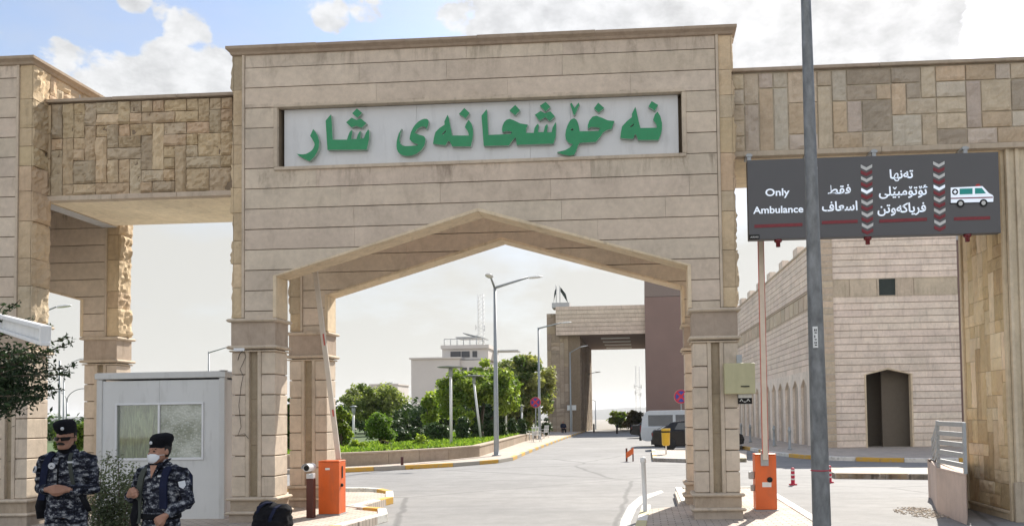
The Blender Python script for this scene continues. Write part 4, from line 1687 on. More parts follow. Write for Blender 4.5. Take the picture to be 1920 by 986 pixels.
# ------------------------------------------------------------------ flats and mast beyond the trees
FY = 150.0
fl = thing('apartment_building', (at(835, 790, FY).x, FY, -6), 'pale apartment block with blank side wall and stepped roof terrace', 'building')
x0, x1, x2 = at(771, 700, FY).x, at(862, 700, FY).x, at(907, 700, FY).x
z1 = at(800, 673, FY).z
z2 = at(870, 651, FY).z
z3 = at(870, 644, FY).z
m = MB()
m.box(x0, x1, FY, FY + 16, -10, z1)
m.box(x1, x2, FY + .6, FY + 16, -10, z1 - .3)
m.box(at(822, 700, FY).x, at(910, 700, FY).x, FY + 3, FY + 14, z1, z2)
m.box(at(820, 700, FY).x, at(912, 700, FY).x, FY + 2.6, FY + 14.4, z2, z3)
m.build('wall', MT['flats'], fl)
m = MB()
m.box(x0 - .3, x1 + .3, FY - .3, FY + 16, z1, z1 + .3)
m.build('coping', MT['flats'], fl)
for k in range(4):
    zz = z1 - 3.2 - 3.1 * k
    for q in range(3):
        m = MB()
        a = x1 + (x2 - x1) * (q + .12) / 3
        b = x1 + (x2 - x1) * (q + .82) / 3
        m.box(a, b, FY + .52, FY + .7, zz, zz + 1.5)
        m.build('window', MT['flatsdark'], fl)
for q in range(3):
    m = MB()
    a = at(838 + q * 21, 700, FY).x
    m.box(a, a + (2.0, 1.6, .9)[q], FY + 2.9, FY + 3.2, z1 + .45, z2 - .5)
    m.build('window', MT['flatsdark'], fl)
m = MB()
xa, xb = at(826, 700, FY).x, at(900, 700, FY).x
for k in range(7):
    x = xa + (xb - xa) * k / 6
    m.tube([(x, FY + 3, z3), (x, FY + 3, z3 + 1.2)], .07, 6)
m.tube([(xa, FY + 3, z3 + 1.2), (xb, FY + 3, z3 + 1.2)], .07, 6)
m.box(xa + 2, xa + 6.5, FY + 4, FY + 9, z3 + 1.5, z3 + 1.7)
m.obox((xb - 2, FY + 6, z3 + 1.9), (2.2, 2, .08), Matrix.Rotation(.25, 3, 'Y'))
m.box(xb, xb + 6, FY + 8, FY + 12, z3 - .9, z3 - .7)
m.build('roof_terrace', MT['steel'], fl)
for i, (pa, pb, ya, Yf, cat) in enumerate(((694, 746, 722, 190, 0), (742, 770, 770, 120, 1))):
    q = thing('low_building', (at(pa, 780, Yf).x, Yf, -6), ('far white block just beside the apartment wall', 'small pale blue shed in front of the far white block')[i], 'building')
    m = MB()
    m.box(at(pa, 780, Yf).x, at(pb, 780, Yf).x, Yf, Yf + 9, -12, at(pa, ya, Yf).z)
    m.build('wall', MT['flats'] if i == 0 else MT['booth'], q)
    m = MB()
    m.box(at(pa, 780, Yf).x - .2, at(pb, 780, Yf).x + .2, Yf - .2, Yf + 9.2, at(pa, ya, Yf).z, at(pa, ya, Yf).z + .3)
    m.build('roof', MT['flats'], q)


def mast(px, ytop, Ym, half, label, ybase=790):
    p = at(px, ybase, Ym)
    zt = at(px, ytop, Ym).z
    root = thing('cell_mast', (p.x, Ym, p.z), label, 'mast')
    m = MB()
    q = [(-half, -half), (half, -half), (half, half), (-half, half)]
    for a, b in q:
        m.tube([(p.x + a, Ym + b, p.z), (p.x + a * .8, Ym + b * .8, zt)], half * .1, 5)
    n = 22
    for k in range(n):
        za, zb = p.z + (zt - p.z) * k / n, p.z + (zt - p.z) * (k + 1) / n
        for i in range(4):
            a, b = q[i], q[(i + 1) % 4]
            m.tube([(p.x + a[0] * .9, Ym + a[1] * .9, za), (p.x + b[0] * .9, Ym + b[1] * .9, zb)], half * .05, 4)
    m.build('lattice', MT['whitepaint'], root)
    for k, (dx, f) in enumerate(((-1.5, .6), (1.5, .62), (-1.2, .78), (1.3, .84))):
        m = MB()
        z = zt - (zt - p.z) * f * .62
        m.box(p.x + dx * half - half * .16, p.x + dx * half + half * .16, Ym - half * 1.2, Ym - half * .9, z - half * .9, z + half * .9)
        m.box(p.x + min(0, dx * half), p.x + max(0, dx * half), Ym - half, Ym - half * .9, z - .06, z + .06)
        m.build('antenna', MT['whitepaint'], root)


mast(903, 552, 160, .6, 'tall white lattice phone mast rising behind the apartment block', 720)
mast(1197, 685, 190, .55, 'slim white lattice mast seen through the distant canopy gate', 790)

# ------------------------------------------------------------------ street lamps
def lamp_head(m, p, d, L=.62, w=.13, drop=.03):
    d = Vector(d).normalized()
    s = d.cross(Vector((0, 0, 1))).normalized()
    u = s.cross(d)
    prof = [(0, .25, .3), (.12, .7, .8), (.35, 1, 1), (.75, .95, .85), (1.0, .55, .4)]
    vs, fs = [], []
    for t, a, b in prof:
        c = p + d * (L * t) - Vector((0, 0, drop))
        for k in range(8):
            th = 2 * math.pi * k / 8
            vs.append(c + s * (w * a * math.cos(th)) + u * (.075 * b * math.sin(th) * (1 if math.sin(th) > 0 else .55)))
    for i in range(len(prof) - 1):
        for k in range(8):
            fs.append((i * 8 + k, i * 8 + (k + 1) % 8, i * 8 + 8 + (k + 1) % 8, i * 8 + 8 + k))
    fs += [tuple(range(7, -1, -1)), tuple(range(32, 40))]
    m.add(vs, fs, 0, (.5, .5, .5), True)


def lamp(base, ztop, arms, label, r=.09, hl=.62, hw=.13, curved=False, gname='lamp posts along the roads'):
    """arms: vectors from the pole top to the lamp head"""
    b = Vector(base)
    root = thing('street_lamp', b, label, 'street lamp', gname)
    m = MB()
    m.lathe([(r * 2.0, 0), (r * 2.0, .03), (r * 1.15, .05), (r * 1.1, .4), (r * .6, ztop - b.z)], tuple(b), 10)
    m.build('pole', MT['lampgrey'], root)
    top = Vector((b.x, b.y, ztop))
    for a in arms:
        a = Vector(a)
        m = MB()
        if curved:
            pts = [top + Vector((a.x * (1 - math.cos(t * math.pi / 2)), a.y * t, a.z * math.sin(t * math.pi / 2))) for t in [i / 8 for i in range(9)]]
            pts[0] = top - Vector((0, 0, .3))
        else:
            pts = [top - Vector((0, 0, .06)), top + a]
        m.tube(pts, [r * .55] + [r * .4] * (len(pts) - 1), 8)
        arm = m.build('arm', MT['lampgrey'], root)
        m = MB()
        lamp_head(m, pts[-1], (a.x, a.y, a.z * .35), hl, hw)
        m.build('lamp_head', MT['whitepaint'], arm)
    return root


p = gz(931, 854, .135)
t = at(926, 537, p.y).z
e1 = at(990, 520, p.y + .4) - Vector((p.x, p.y, t))
e2 = at(920, 520, p.y - .9) - Vector((p.x, p.y, t))
lamp(p, t, [e1, e2], 'tall double-headed grey street lamp at the kerb corner', .1, .62, .16)
p = gz(1012, 823, .135)
t = at(1012, 614, p.y).z
lamp(p, t, [at(1052, 605, p.y) - Vector((p.x, p.y, t))], 'single-arm grey street lamp beside the no-stopping sign', .1, .75, .15)
p = Vector((at(1066, 700, 79).x + .1, 79.8, 0))
t = at(1066, 660, 79.8).z
lamp((p.x, p.y, .0), t, [at(1088, 650, 79.8) - Vector((p.x, p.y, t))], 'street lamp leaning out from the stone tower of the canopy', .09, .8, .16)
p = gz(1096, 804)
p = Vector((at(1096, 804, 92).x, 92, 0))
t = at(1096, 704, 92).z
lamp(p, t, [at(1114, 698, 92) - Vector((p.x, p.y, t))], 'street lamp inside the canopy opening with arm towards the brown block', .09, .75, .16)
p = Vector((at(1117, 804, 118).x, 118, ground_z(0, 118)))
t = at(1117, 751, 118).z
lamp(p, t, [at(1103, 746, 118) - Vector((p.x, p.y, t))], 'smallest street lamp beyond the canopy opening', .09, .75, .16)
p = Vector((at(391, 790, 42).x, 42, .5))
t = at(391, 659, 42).z
lamp(p, t, [at(428, 650, 42) - Vector((p.x, p.y, t))], 'street lamp rising behind the guard booth roof', .06, .5, .1)
p = Vector((at(60, 790, 30).x, 30, .5))
t = at(60, 590, 30).z
lamp(p, t, [at(106, 575, 30) - Vector((p.x, p.y, t))], 'street lamp whose head shows inside the tower opening', .07, .6, .12)
p = Vector((at(125, 790, 60).x, 60, .5))
t = at(125, 752, 60).z
lamp(p, t, [at(158, 728, 60) - Vector((p.x, p.y, t)), at(103, 733, 60) - Vector((p.x, p.y, t))], 'twin lamp with low curved arms behind the first guard', .08, .6, .12, True)
p = Vector((at(119, 790, 48).x, 48, .5))
t = at(119, 712, 48).z
lamp(p, t, [at(158, 672, 48) - Vector((p.x, p.y, t))], 'lamp with tall curved arm behind the tower opening', .06, .5, .1, True)
p = Vector((at(111, 790, 40).x, 40, .5))
m = MB()
m.tube([p, (p.x, p.y, at(111, 676, 40).z)], .05, 8)
tag(m.build('flag_pole', MT['lampgrey']), 'plain thin dark pole in the tower opening behind the guards', 'pole')
p = Vector((at(706, 790, 70).x, 70, .5))
t = at(697, 728, 70).z
lamp(p, t, [at(722, 719, 70) - Vector((p.x, p.y, t))], 'street lamp head poking over the acacia crown', .08, .8, .16)

# lamps with flat round tops in the garden
first = None
for i, (px, yt, yb, Y) in enumerate(((663, 764, 832, 40), (846, 690, 838, 33.5), (902, 706, 832, 42), (949, 752, 826, 47), (979, 762, 822, 52))):
    p = Vector((at(px, yb, Y).x, Y, .52))
    zt = at(px, yt, Y).z
    root = thing('garden_lamp', p, ('slim garden lamp post among the greenery behind the gate pier', 'tallest garden lamp with wide flat top on the lawn', 'leaning garden lamp under the big green crown',
                                    'garden lamp among cypresses close to the double lamp', 'garden lamp near the white chairs')[i], 'garden lamp', 'lamps in the garden')
    m = MB()
    lean = .35 if i == 2 else 0
    top = Vector((p.x - lean, p.y, zt - .35))
    m.tube([p, top], [.066, .056], 8)
    m.build('pole', MT['whitepaint'], root)
    m = MB()
    m.lathe([(.07, 0), (.09, .02), (.09, .34), (.08, .36)], tuple(top), 12)
    m.build('lantern', MT['lampgrey'], root)
    m = MB()
    q_ = .57 if i in (1, 2) else .2
    m.lathe([(.02, .36), (q_ - .02, .38), (q_, .41), (.05, .46)], tuple(top), 16)
    m.build('lamp_shade', MT['lampgrey'], root)


# ------------------------------------------------------------------ round traffic signs
def round_sign(px, py, rpx, Y, base, label, post=True):
    c = at(px, py, Y)
    r = rpx / F * Y
    root = thing('traffic_sign', (c.x, c.y, base), label, 'traffic sign')
    m = MB()
    m.lathe([(r, -.01), (r, .01)], (c.x, c.y, c.z), 24, axis='y', smooth=False)
    f = m.build('disc', MT['signred'], root)
    m = MB()
    m.lathe([(r * .78, .012), (r * .78, .016)], (c.x, c.y - .028, c.z), 24, axis='y', smooth=False)
    m.build('disc_centre', MT['blue'], f)
    m = MB()
    for s in (-1, 1):
        m.obox((c.x, c.y - .05 - .004 * s, c.z), (r * .76, .003, r * .16), Matrix.Rotation(s * math.pi / 4, 3, 'Y'))
    m.build('cross', MT['signred'], f)
    m = MB()
    m.lathe([(r * 1.02, -.012), (r * 1.02, .0)], (c.x, c.y + .02, c.z), 24, axis='y', smooth=False)
    m.build('sign_rim', MT['whitepaint'], f)
    if post:
        m = MB()
        m.tube([(c.x, c.y + .06, base), (c.x, c.y + .06, c.z + r * .8)], .035, 8)
        m.build('post', MT['lampgrey'], root)
    return root


round_sign(1004, 754, 10, 55, .135, 'round red and blue no-stopping sign beside the single-arm lamp')
round_sign(1277, 743, 13, 46, .0, 'round red and blue no-stopping sign half hidden by the gate pier')
m = MB()
c = at(1072, 764, 80)
m.box(c.x - .45, c.x + .45, 79.9, 79.96, c.z - .25, c.z + .25)
m.tube([(c.x, 80, 0), (c.x, 80, c.z)], .04, 6)
tag(m.build('notice_sign', MT['whitepaint']), 'small white notice board at the foot of the stone tower', 'sign')

# ------------------------------------------------------------------ guard booth
BY0 = 12.95
bx0, bx1 = at(180, 800, BY0).x, at(421, 800, BY0).x
bz = at(300, 697, BY0).z
booth = thing('guard_booth', ((bx0 + bx1) / 2, BY0 + 1, 0), 'pale grey prefabricated guard booth with a sliding window', 'booth')
wx0, wx1, wz0, wz1 = at(217, 800, BY0).x, at(379, 800, BY0).x, at(300, 859, BY0).z, at(300, 757, BY0).z
xm = at(297, 800, BY0).x
m = MB()
B1 = 2.0
m.box(bx0 + .06, wx0, BY0 + .02, BY0 + .07, .12, bz - .14)
m.box(wx1, bx1 - .06, BY0 + .02, BY0 + .07, .12, bz - .14)
m.box(wx0, xm - .002, BY0 + .02, BY0 + .07, .12, wz0)
m.box(xm + .002, wx1, BY0 + .02, BY0 + .07, .12, wz0)
m.box(wx0, xm - .002, BY0 + .02, BY0 + .07, wz1, bz - .14)
m.box(xm + .002, wx1, BY0 + .02, BY0 + .07, wz1, bz - .14)
m.box(bx0 + .02, bx0 + .06, BY0 + .07, BY0 + B1 - .07, .12, bz - .14)
m.box(bx1 - .06, bx1 - .02, BY0 + .07, BY0 + B1 - .07, .12, bz - .14)
m.box(bx0 + .06, bx1 - .06, BY0 + B1 - .07, BY0 + B1 - .02, .12, bz - .14)
m.build('wall_panels', MT['booth'], booth)
m = MB()
for x in (bx0, bx1 - .1):
    for y in (BY0, BY0 + B1 - .1):
        m.box(x, x + .1, y, y + .1, 0, bz - .11)
for y in (BY0, BY0 + B1 - .1):
    m.box(bx0 + .1, bx1 - .1, y, y + .1, 0, .12)
m.build('frame', MT['boothtrim'], booth, bevel=.012)
m = MB()
m.rect_loft(bx0 - .01, bx1 + .01, BY0 - .01, BY0 + B1 + .01, [(0, bz - .11), (.008, bz - .1), (.008, bz - .02), (-.015, bz)])
m.rect_loft(bx1 - .085, bx1 + .012, BY0 - .02, BY0 + .08, [(0, bz - .0), (0, bz + .012), (-.02, bz + .015)])
m.build('roof', MT['boothtrim'], booth)
m = MB()
t = .03
m.box(wx0 - .02, wx1 + .02, BY0 + .0, BY0 + .08, wz0 - .03, wz0 + .012)
m.box(wx0 - .02, wx1 + .02, BY0 + .0, BY0 + .08, wz1 - .012, wz1 + .02)
m.box(wx0 - .02, wx0 + .015, BY0 + .002, BY0 + .08, wz0 + .012, wz1 - .012)
m.box(wx1 - .015, wx1 + .02, BY0 + .002, BY0 + .08, wz0 + .012, wz1 - .012)
m.box(xm - .018, xm + .018, BY0 + .004, BY0 + .08, wz0 + .012, wz1 - .012)
wf = m.build('window', MT['alu'], booth, bevel=.004)
m = MB()
m.box(wx0 + .01, xm - .01, BY0 + .04, BY0 + .046, wz0 + .005, wz1 - .005)
m.build('pane', MT['pane'], wf)
m = MB()
m.box(xm + .01, wx1 - .01, BY0 + .03, BY0 + .036, wz0 + .005, wz1 - .005)
m.build('pane', MT['frosted'], wf)
m = MB()
n, k = 90, 10
vs = []
for j in range(k + 1):
    for i in range(n + 1):
        u, v = i / n, j / k
        sw_ = .018 * math.sin(u * 70 + 2.2 * math.sin(v * 3 + u * 6)) + .012 * math.sin(u * 31 + v * 4)
        vs.append((wx0 - .05 + (xm - wx0 + .1) * (u + .02 * math.sin(v * 5 + u * 9) * (1 - v)), BY0 + .13 + sw_ * (.5 + v * .5), wz1 + .05 - (wz1 - wz0 + .1) * v))
m.add(vs, [(j * (n + 1) + i, j * (n + 1) + i + 1, (j + 1) * (n + 1) + i + 1, (j + 1) * (n + 1) + i) for j in range(k) for i in range(n)], 0, (.5, .5, .4), True)
m.build('curtain', MT['curtain'], wf)

# ------------------------------------------------------------------ barriers
def barrier(px0, px1, ytop, ybot, tip, label, Yc, notch):
    a, b = at(px0, ybot, Yc), at(px1, ybot, Yc)
    z1 = at((px0 + px1) / 2, ytop, Yc).z
    z0 = .13
    root = thing('barrier', ((a.x + b.x) / 2, Yc + .15, z0), label, 'barrier', 'orange lift barriers at the gate')
    m = MB()
    m.box(a.x, b.x, Yc, Yc + .3, z0 + .02, z1 - .03)
    m.rect_loft(a.x, b.x, Yc, Yc + .3, [(-.006, z1 - .027), (.004, z1 - .022), (.004, z1 - .008), (-.02, z1)])
    c = m.build('cabinet', MT['orange'], root, bevel=.01)
    m = MB()
    m.rect_loft(a.x - .02, b.x + .02, Yc - .02, Yc + .32, [(0, z0 - .02), (0, z0 + .018)])
    m.build('base_plate', MT['steel'], root)
    m = MB()
    cx = (a.x + b.x) / 2
    if notch == 0:
        lx, lz = cx - .02, z1 - .14
        m.box(lx - .04, lx + .04, Yc - .004, Yc + .01, lz - .018, lz + .018, 0)
        m.build('badge', MT['whitepaint'], c, bevel=.004)
        m = MB()
        m.lathe([(.028, 0), (.032, .012), (.02, .03)], (b.x + .001, Yc + .1, z0 + .5), 12, axis='x')
        m.box(b.x, b.x + .012, Yc + .12, Yc + .15, z0 + .62, z0 + .82)
        m.build('lock', MT['black'], c)
    else:
        m.lathe([(.045, 0), (.045, .012), (.03, .016)], (a.x + .235, Yc, z1 - .43), 14, axis='y')
        m.build('lock', MT['black'], c)
        m = MB()
        m.box(a.x + .11, a.x + .26, Yc - .004, Yc + .002, z1 - .55, z1 - .47)
        m.build('label_plate', MT['whitepaint'], c)
        m = MB()
        m.box(a.x + .09, a.x + .22, Yc - .03, Yc - .003, z1 - .2, z1 + .06)
        m.build('arm_bracket', MT['steel'], root, bevel=.008)
        m = MB()
        m.box(a.x - .09, a.x - .002, Yc + .08, Yc + .2, z0 + .52, z0 + .64)
        m.box(a.x - .06, a.x - .002, Yc + .08, Yc + .2, z0 + .32, z0 + .42)
        m.build('motor_box', MT['steel'], root, bevel=.01)
    # the raised arm
    foot = Vector(((a.x + b.x) / 2 + (.05 if notch == 0 else -.01), Yc + (.32 if notch == 0 else -.05), z1 + (-.0 if notch == 0 else -.1)))
    tip = Vector(tip)
    d = (tip - foot).normalized()
    s = d.cross(Vector((0, 1, 0))).normalized()
    rot = Matrix((s, d.cross(s), d)).transposed()
    L = (tip - foot).length
    m = MB()
    m.obox(foot + d * (L / 2), (.043, .022, L / 2), rot)
    arm = m.build('arm', MT['boom'], root, bevel=.008)
    m = MB()
    if notch == 0:
        for f, w in ((.62, .1), (.24, .06)):
            m.obox(foot + d * (L * f) - s * .012, (.014, .0235, w), rot)
    else:
        m.obox(foot + d * (L / 2) + s * .047, (.0045, .02, L / 2 - .1), rot)
        m.obox(foot + d * (L / 2) - s * .047, (.0045, .02, L / 2 - .1), rot)
    m.build('arm_stripe', MT['boompink'], arm)
    return root


barrier(597, 636, 863, 978, tuple(at(590, 500, 13.55)), 'orange barrier cabinet with white raised arm beside the camera post', 13.3, 0)
barrier(1418, 1458, 850, 971, tuple(at(1423, 300, 13.45)), 'bright orange barrier cabinet with red-edged arm under the ambulance sign', 13.45, 1)

# camera on a brown post
cp = gz(580, 984, .13)
CY = 12.95
x0, x1 = at(574, 930, CY).x, at(587, 930, CY).x
cx = (x0 + x1) / 2
post = thing('camera_post', (cx, CY, .13), 'brown steel post carrying a small white bullet camera', 'camera')
zt = at(580, 897, CY).z
m = MB()
m.box(x0, x1, CY, CY + .11, .13, zt)
m.build('post', MT['brownpost'], post, bevel=.006)
m = MB()
m.box(x0 + .0, x1, CY + .0, CY + .1, zt + .002, zt + .085)
m.lathe([(.018, 0), (.018, .02)], (cx, CY, zt + .06), 10, axis='y')
m.build('bracket', MT['alu'], post, bevel=.01)
m = MB()
cz = at(576, 877, CY).z
m.lathe([(.058, -.25), (.062, -.2), (.062, .0), (.056, .02), (.05, .02), (.049, .008)], (cx - .04, CY - .02, cz), 18, axis='y')
cb = m.build('camera_body', MT['whitepaint'], post)
m = MB()
m.lathe([(.044, .009), (.044, .014), (.03, .02)], (cx - .04, CY - .02, cz), 14, axis='y')
m.build('lens', MT['black'], cb)
m = MB()
m.tube([(cx - .04 + .064 * math.cos(t_) - 0, CY - .01, cz + .064 * math.sin(t_)) for t_ in [R(a) for a in range(-20, 201, 20)]], .006, 6)
for ra, rb in ((.068, .072),):
    vs = []
    for y in (CY + .2, CY - .07):
        for r_ in (ra, rb):
            for a_ in range(-10, 191, 20):
                vs.append((cx - .04 + r_ * math.cos(R(a_)), y, cz + .004 + r_ * math.sin(R(a_))))
    q = 11
    fs = []
    for i in range(q - 1):
        fs += [(i, i + 1, 2 * q + i + 1, 2 * q + i), (q + i, 3 * q + i, 3 * q + i + 1, q + i + 1), (2 * q + i, 2 * q + i + 1, 3 * q + i + 1, 3 * q + i), (i, q + i, q + i + 1, i + 1)]
    m.add(vs, fs)
hood = m.build('camera_hood', MT['alu'], cb)

# white post at the lane edge
wp = gz(1211, 975)
m = MB()
m.lathe([(.09, .0), (.09, .015), (.04, .02), (.038, .95), (.05, .96), (.05, 1.03), (.02, 1.05)], (wp.x, wp.y, .0), 12)
h = m.build('marker_post', MT['whitepaint'])
lean = at(1206, 868, wp.y)
h.rotation_euler = (0, math.atan2(lean.x - wp.x, 1.0), 0)
tag(h, 'slim white metal post leaning at the lane edge beside the pier', 'post')

# meter box and small sign on the gate pier
mx0, mx1 = at(1358, 700, 12.3).x, at(1416, 700, 12.3).x
m_z0, m_z1 = at(1390, 738, 12.3).z, at(1390, 680, 12.3).z
mb_ = thing('meter_box', (mx0, 12.4, m_z0), 'cream metal meter box fixed to the gate pier', 'meter box')
m = MB()
m.box(mx0, mx1, 12.3, 12.465, m_z0, m_z1)
m.build('cabinet', MT['cream'], mb_, bevel=.012)
m = MB()
hz = at(1396, 724, 12.3).z
hx = at(1389, 724, 12.3).x
m.box(hx, hx + .13, 12.285, 12.299, hz - .008, hz + .008)
m.build('handle', MT['black'], mb_)
m = MB()
m.box(GX1 + .03, mx1 - .05, 12.47, 12.62, m_z0 + .1, m_z0 + .2)
m.box(at(1381, 670, 12.42).x, at(1391, 670, 12.42).x, 12.4, 12.46, m_z1 + .002, at(1385, 665, 12.42).z)
m.build('bracket', MT['steel'], mb_)
ns = thing('lane_sign', (at(1398, 760, 12.5).x, 12.5, at(1398, 760, 12.5).z), 'small black and white lane sign under the cream meter box', 'sign')
a, b = at(1384, 757, 12.45), at(1410, 738, 12.45)
m = MB()
m.box(a.x, b.x, 12.45, 12.47, a.z, b.z)
m.build('plate', MT['black'], ns)
m = MB()
m.box(a.x + .003, b.x - .003, 12.444, 12.4495, a.z + (b.z - a.z) * .6, b.z - .003)
m.build('white_strip', MT['whitepaint'], ns)
m = MB()
for fx in (.24, .72):
    xx = a.x + (b.x - a.x) * fx
    zz = a.z + (b.z - a.z) * .25
    m.prism_y([(xx - .03, zz), (xx - .018, zz), (xx, zz + .026), (xx + .018, zz), (xx + .03, zz), (xx, zz + .044)], 12.445, 12.4495)
m.box(a.x + (b.x - a.x) * .4, a.x + (b.x - a.x) * .56, 12.445, 12.4495, a.z + .028, a.z + .038)
m.build('arrow', MT['whitepaint'], ns)
m = MB()
m.box(a.x + .02, a.x + .05, 12.47, 12.7, b.z - .02, b.z - .005)
m.build('bracket', MT['steel'], ns)

# loose cable on the near pier
m = MB()
cpts = [(456, 656), (461, 668), (455, 682), (450, 692), (456, 704), (452, 724), (448, 760), (452, 800), (446, 816), (458, 812), (466, 822)]
m.tube([at(x, y, 12.455) for x, y in cpts], .004, 5)
m.tube([at(x, y, 12.44) for x, y in ((456, 656), (449, 664), (446, 675))], .006, 5)
tag(m.build('loose_cable', MT['black'], bevel=0), 'thin dark cable dangling down the face of the gate pier', 'cable')
m = MB()
m.box(at(439, 655, 12.44).x, at(459, 655, 12.44).x, 12.42, 12.475, at(450, 658, 12.44).z, at(450, 652, 12.44).z)
tag(m.build('tube_light', MT['alu']), 'small tube fitting at the top of the gate pier shaft', 'light fitting')

# galvanised pole close to the camera
PYY = 8.0
pb = at(1541, 986, PYY)
pr = [(16.8, 986), (14.0, 600), (11.5, 300), (9.2, 0), (7.6, -220)]
zs_ = [at(1525, y, PYY).z for _, y in pr]
rs = [r_ / F * PYY for r_, _ in pr]
pt = at(1511, 0, PYY)
pole = thing('lamp_pole', (pb.x, PYY, 0), 'tall tapering galvanised steel pole with a small white sticker', 'pole')
m = MB()
dx = (pt.x - pb.x) / (zs_[3] - zs_[0])
pts = [(pb.x + dx * (0 - zs_[0]), PYY, .0)] + [(pb.x + dx * (z - zs_[0]), PYY, z) for z in zs_]
m.tube(pts, [rs[0] + .012] + rs, 24)
m.build('shaft', MT['galv'], pole)
m = MB()
m.box(pb.x - .2, pb.x + .2, PYY - .2, PYY + .2, 0, .02)
for sx in (-.15, .15):
    for sy in (-.15, .15):
        m.lathe([(.02, .02), (.02, .05)], (pb.x + sx, PYY + sy, 0), 8)
m.build('base_plate', MT['galv'], pole, bevel=.004)
m = MB()
st0, st1 = at(1524.5, 652, PYY - .075), at(1532.5, 612, PYY - .075)
m.box(st0.x, st1.x, PYY - .09, PYY - .07, st0.z, st1.z)
stk = m.build('sticker', MT['whitepaint'], pole)
m = MB()
for k, (u, v, w_, h_) in enumerate(((.3, .1, .5, .05), (.25, .2, .2, .08), (.55, .2, .2, .08), (.3, .36, .45, .05), (.25, .47, .2, .12), (.3, .68, .5, .05), (.25, .78, .22, .1), (.58, .78, .2, .1))):
    W_, H_ = st1.x - st0.x, st1.z - st0.z
    m.box(st0.x + W_ * u, st0.x + W_ * (u + w_), PYY - .0912, PYY - .0895, st0.z + H_ * v, st0.z + H_ * (v + h_))
m.build('sticker_mark', MT['black'], stk)
m = MB()
for i_ in range(1):
    z = at(1540, 881, PYY).z
    cxp = pb.x + dx * (z - zs_[0])
    m.tube([(cxp + .088 * math.cos(t_), PYY + .088 * math.sin(t_), z) for t_ in [R(a) for a in range(0, 361, 24)]], .006, 6)
m.build('tape_band', MT['signred'], pole)

# ramp wall and railing
RX = 4.98
rw = thing('ramp_wall', (RX, 14, 0), 'low pinkish concrete ramp wall with a grey metal railing', 'ramp')
RYn = 13.35
rz = at(1785, 885, RYn).z
xw0 = at(1760, 960, RYn).x
_a, _b, _c = gz(1813, 984), gz(1758, 961), gz(1745, 932)
_e, _f = at(1813, 900, 14.6), at(1813, 900, 13.6)
FP = [P2(_a), P2(_b), P2(_c), (_e.x, _c.y), P2(_e), P2(_f)]
m = MB()
m.prism_z(FP, 0, rz)
cxx, cyy = 5.1, 13.8
m.prism_z([(cxx + (x - cxx) * 1.03, cyy + (y - cyy) * 1.015) for x, y in FP], rz, rz + .03)
m.build('wall', MT['pinkwall'], rw, bevel=.008)
pA, pB, pC = _a.lerp(_b, .04) + Vector((.03, .02, 0)), _b + Vector((.05, .02, 0)), _c + Vector((.06, -.05, 0))
ztop = at(1765, 791, pB.y).z
for k in range(5):
    z = ztop - .02 - k * (ztop - rz - .12) / 4.3
    for near, far, dz in ((pA, pB, 0), (pB, pC, -.36)):
        m = MB()
        a_, b_ = near + Vector((0, 0, z)), far + Vector((0, 0, z + dz))
        d = b_ - a_
        zz = d.normalized()
        sv = zz.cross(Vector((0, 0, 1))).normalized()
        m.obox((a_ + b_) / 2, (.016, .038, d.length / 2), Matrix((sv, zz.cross(sv).normalized(), zz)).transposed())
        m.build('rail', MT['steel'], rw, bevel=.004)
for p_, z0_, z1_ in ((pB, rz + .03, ztop + .03), (pC, rz + .03, ztop - .34), (pA, rz + .03, ztop + .01)):
    m = MB()
    m.box(p_[0] - .024, p_[0] + .024, p_[1] - .024, p_[1] + .024, z0_, z1_)
    m.build('post', MT['steel'], rw, bevel=.004)
# rubble heap of dust at its foot
m = MB()
c = gz(1730, 962)
for k in range(320):
    a = random.uniform(0, 6.28)
    r_ = random.random() ** .6
    m.ball((c.x + .42 * r_ * math.cos(a) + .02, c.y + .8 * r_ * math.sin(a) + .1, .006), (random.uniform(.008, .035), random.uniform(.008, .035), random.uniform(.005, .018)), 0, jit((.4, .34, .27), .2), 6)
tag(m.build('rubble', MT['trim'], local=True), kind='stuff')

# delineators
first = None
for i, (px, y0, y1) in enumerate(((1487, 876, 909), (1556, 872, 905))):
    p = gz(px, y1)
    h = at(px, y0, p.y).z
    root = thing('delineator', p, ('short red and white flexible marker post in the lane', 'red and white marker post half hidden by the grey pole')[i], 'marker post', 'red and white marker posts')
    m = MB()
    m.lathe([(.1, 0), (.1, .03), (.05, .04), (.045, h - .02), (.02, h)], tuple(p), 12)
    m.build('post', MT['signred'], root)
    for k in range(3):
        m = MB()
        z = h * (.3 + .25 * k)
        m.lathe([(.047, z), (.05, z + .002), (.05, z + h * .09), (.047, z + h * .092)], tuple(p), 12)
        m.build('reflective_band', MT['whitepaint'], root)

# small posts in the road
p = gz(754, 879, 0)
root = thing('stub_post', p, 'rusty short steel stub on a patch at the garden kerb', 'post')
m = MB()
m.tube([p, p + Vector((0, 0, .42))], .05, 8)
m.build('post', MT['brownpost'], root)
m = MB()
m.box(p.x - .42, p.x + .42, p.y - .2, p.y + .2, 0, .03)
m.build('base_plate', MT['brownpost'], root)
# orange road board
c = gz(1176, 865)
m = MB()
x0, x1 = at(1174, 850, c.y).x, at(1188, 850, c.y).x
zb, zt = at(1180, 858, c.y).z, at(1180, 838, c.y).z
m.prism_y([(x0, .12), (x1, .3), (x1, zt), (x0, zt - .2)], c.y, c.y + .04)
f = m.build('warning_board', MT['orange'])
tag(f, 'small orange warning board standing in the roadway', 'road board')
m = MB()
m.prism_y([(x0 - .02, 0), (x0 + .05, 0), (x0 + .05, .5), (x0 - .02, .5)], c.y + .05, c.y + .08)
m.prism_y([(x1 - .05, 0), (x1 + .0, 0), (x1 + .0, .5), (x1 - .05, .5)], c.y + .05, c.y + .08)
m.build('leg', MT['brownpost'], f)
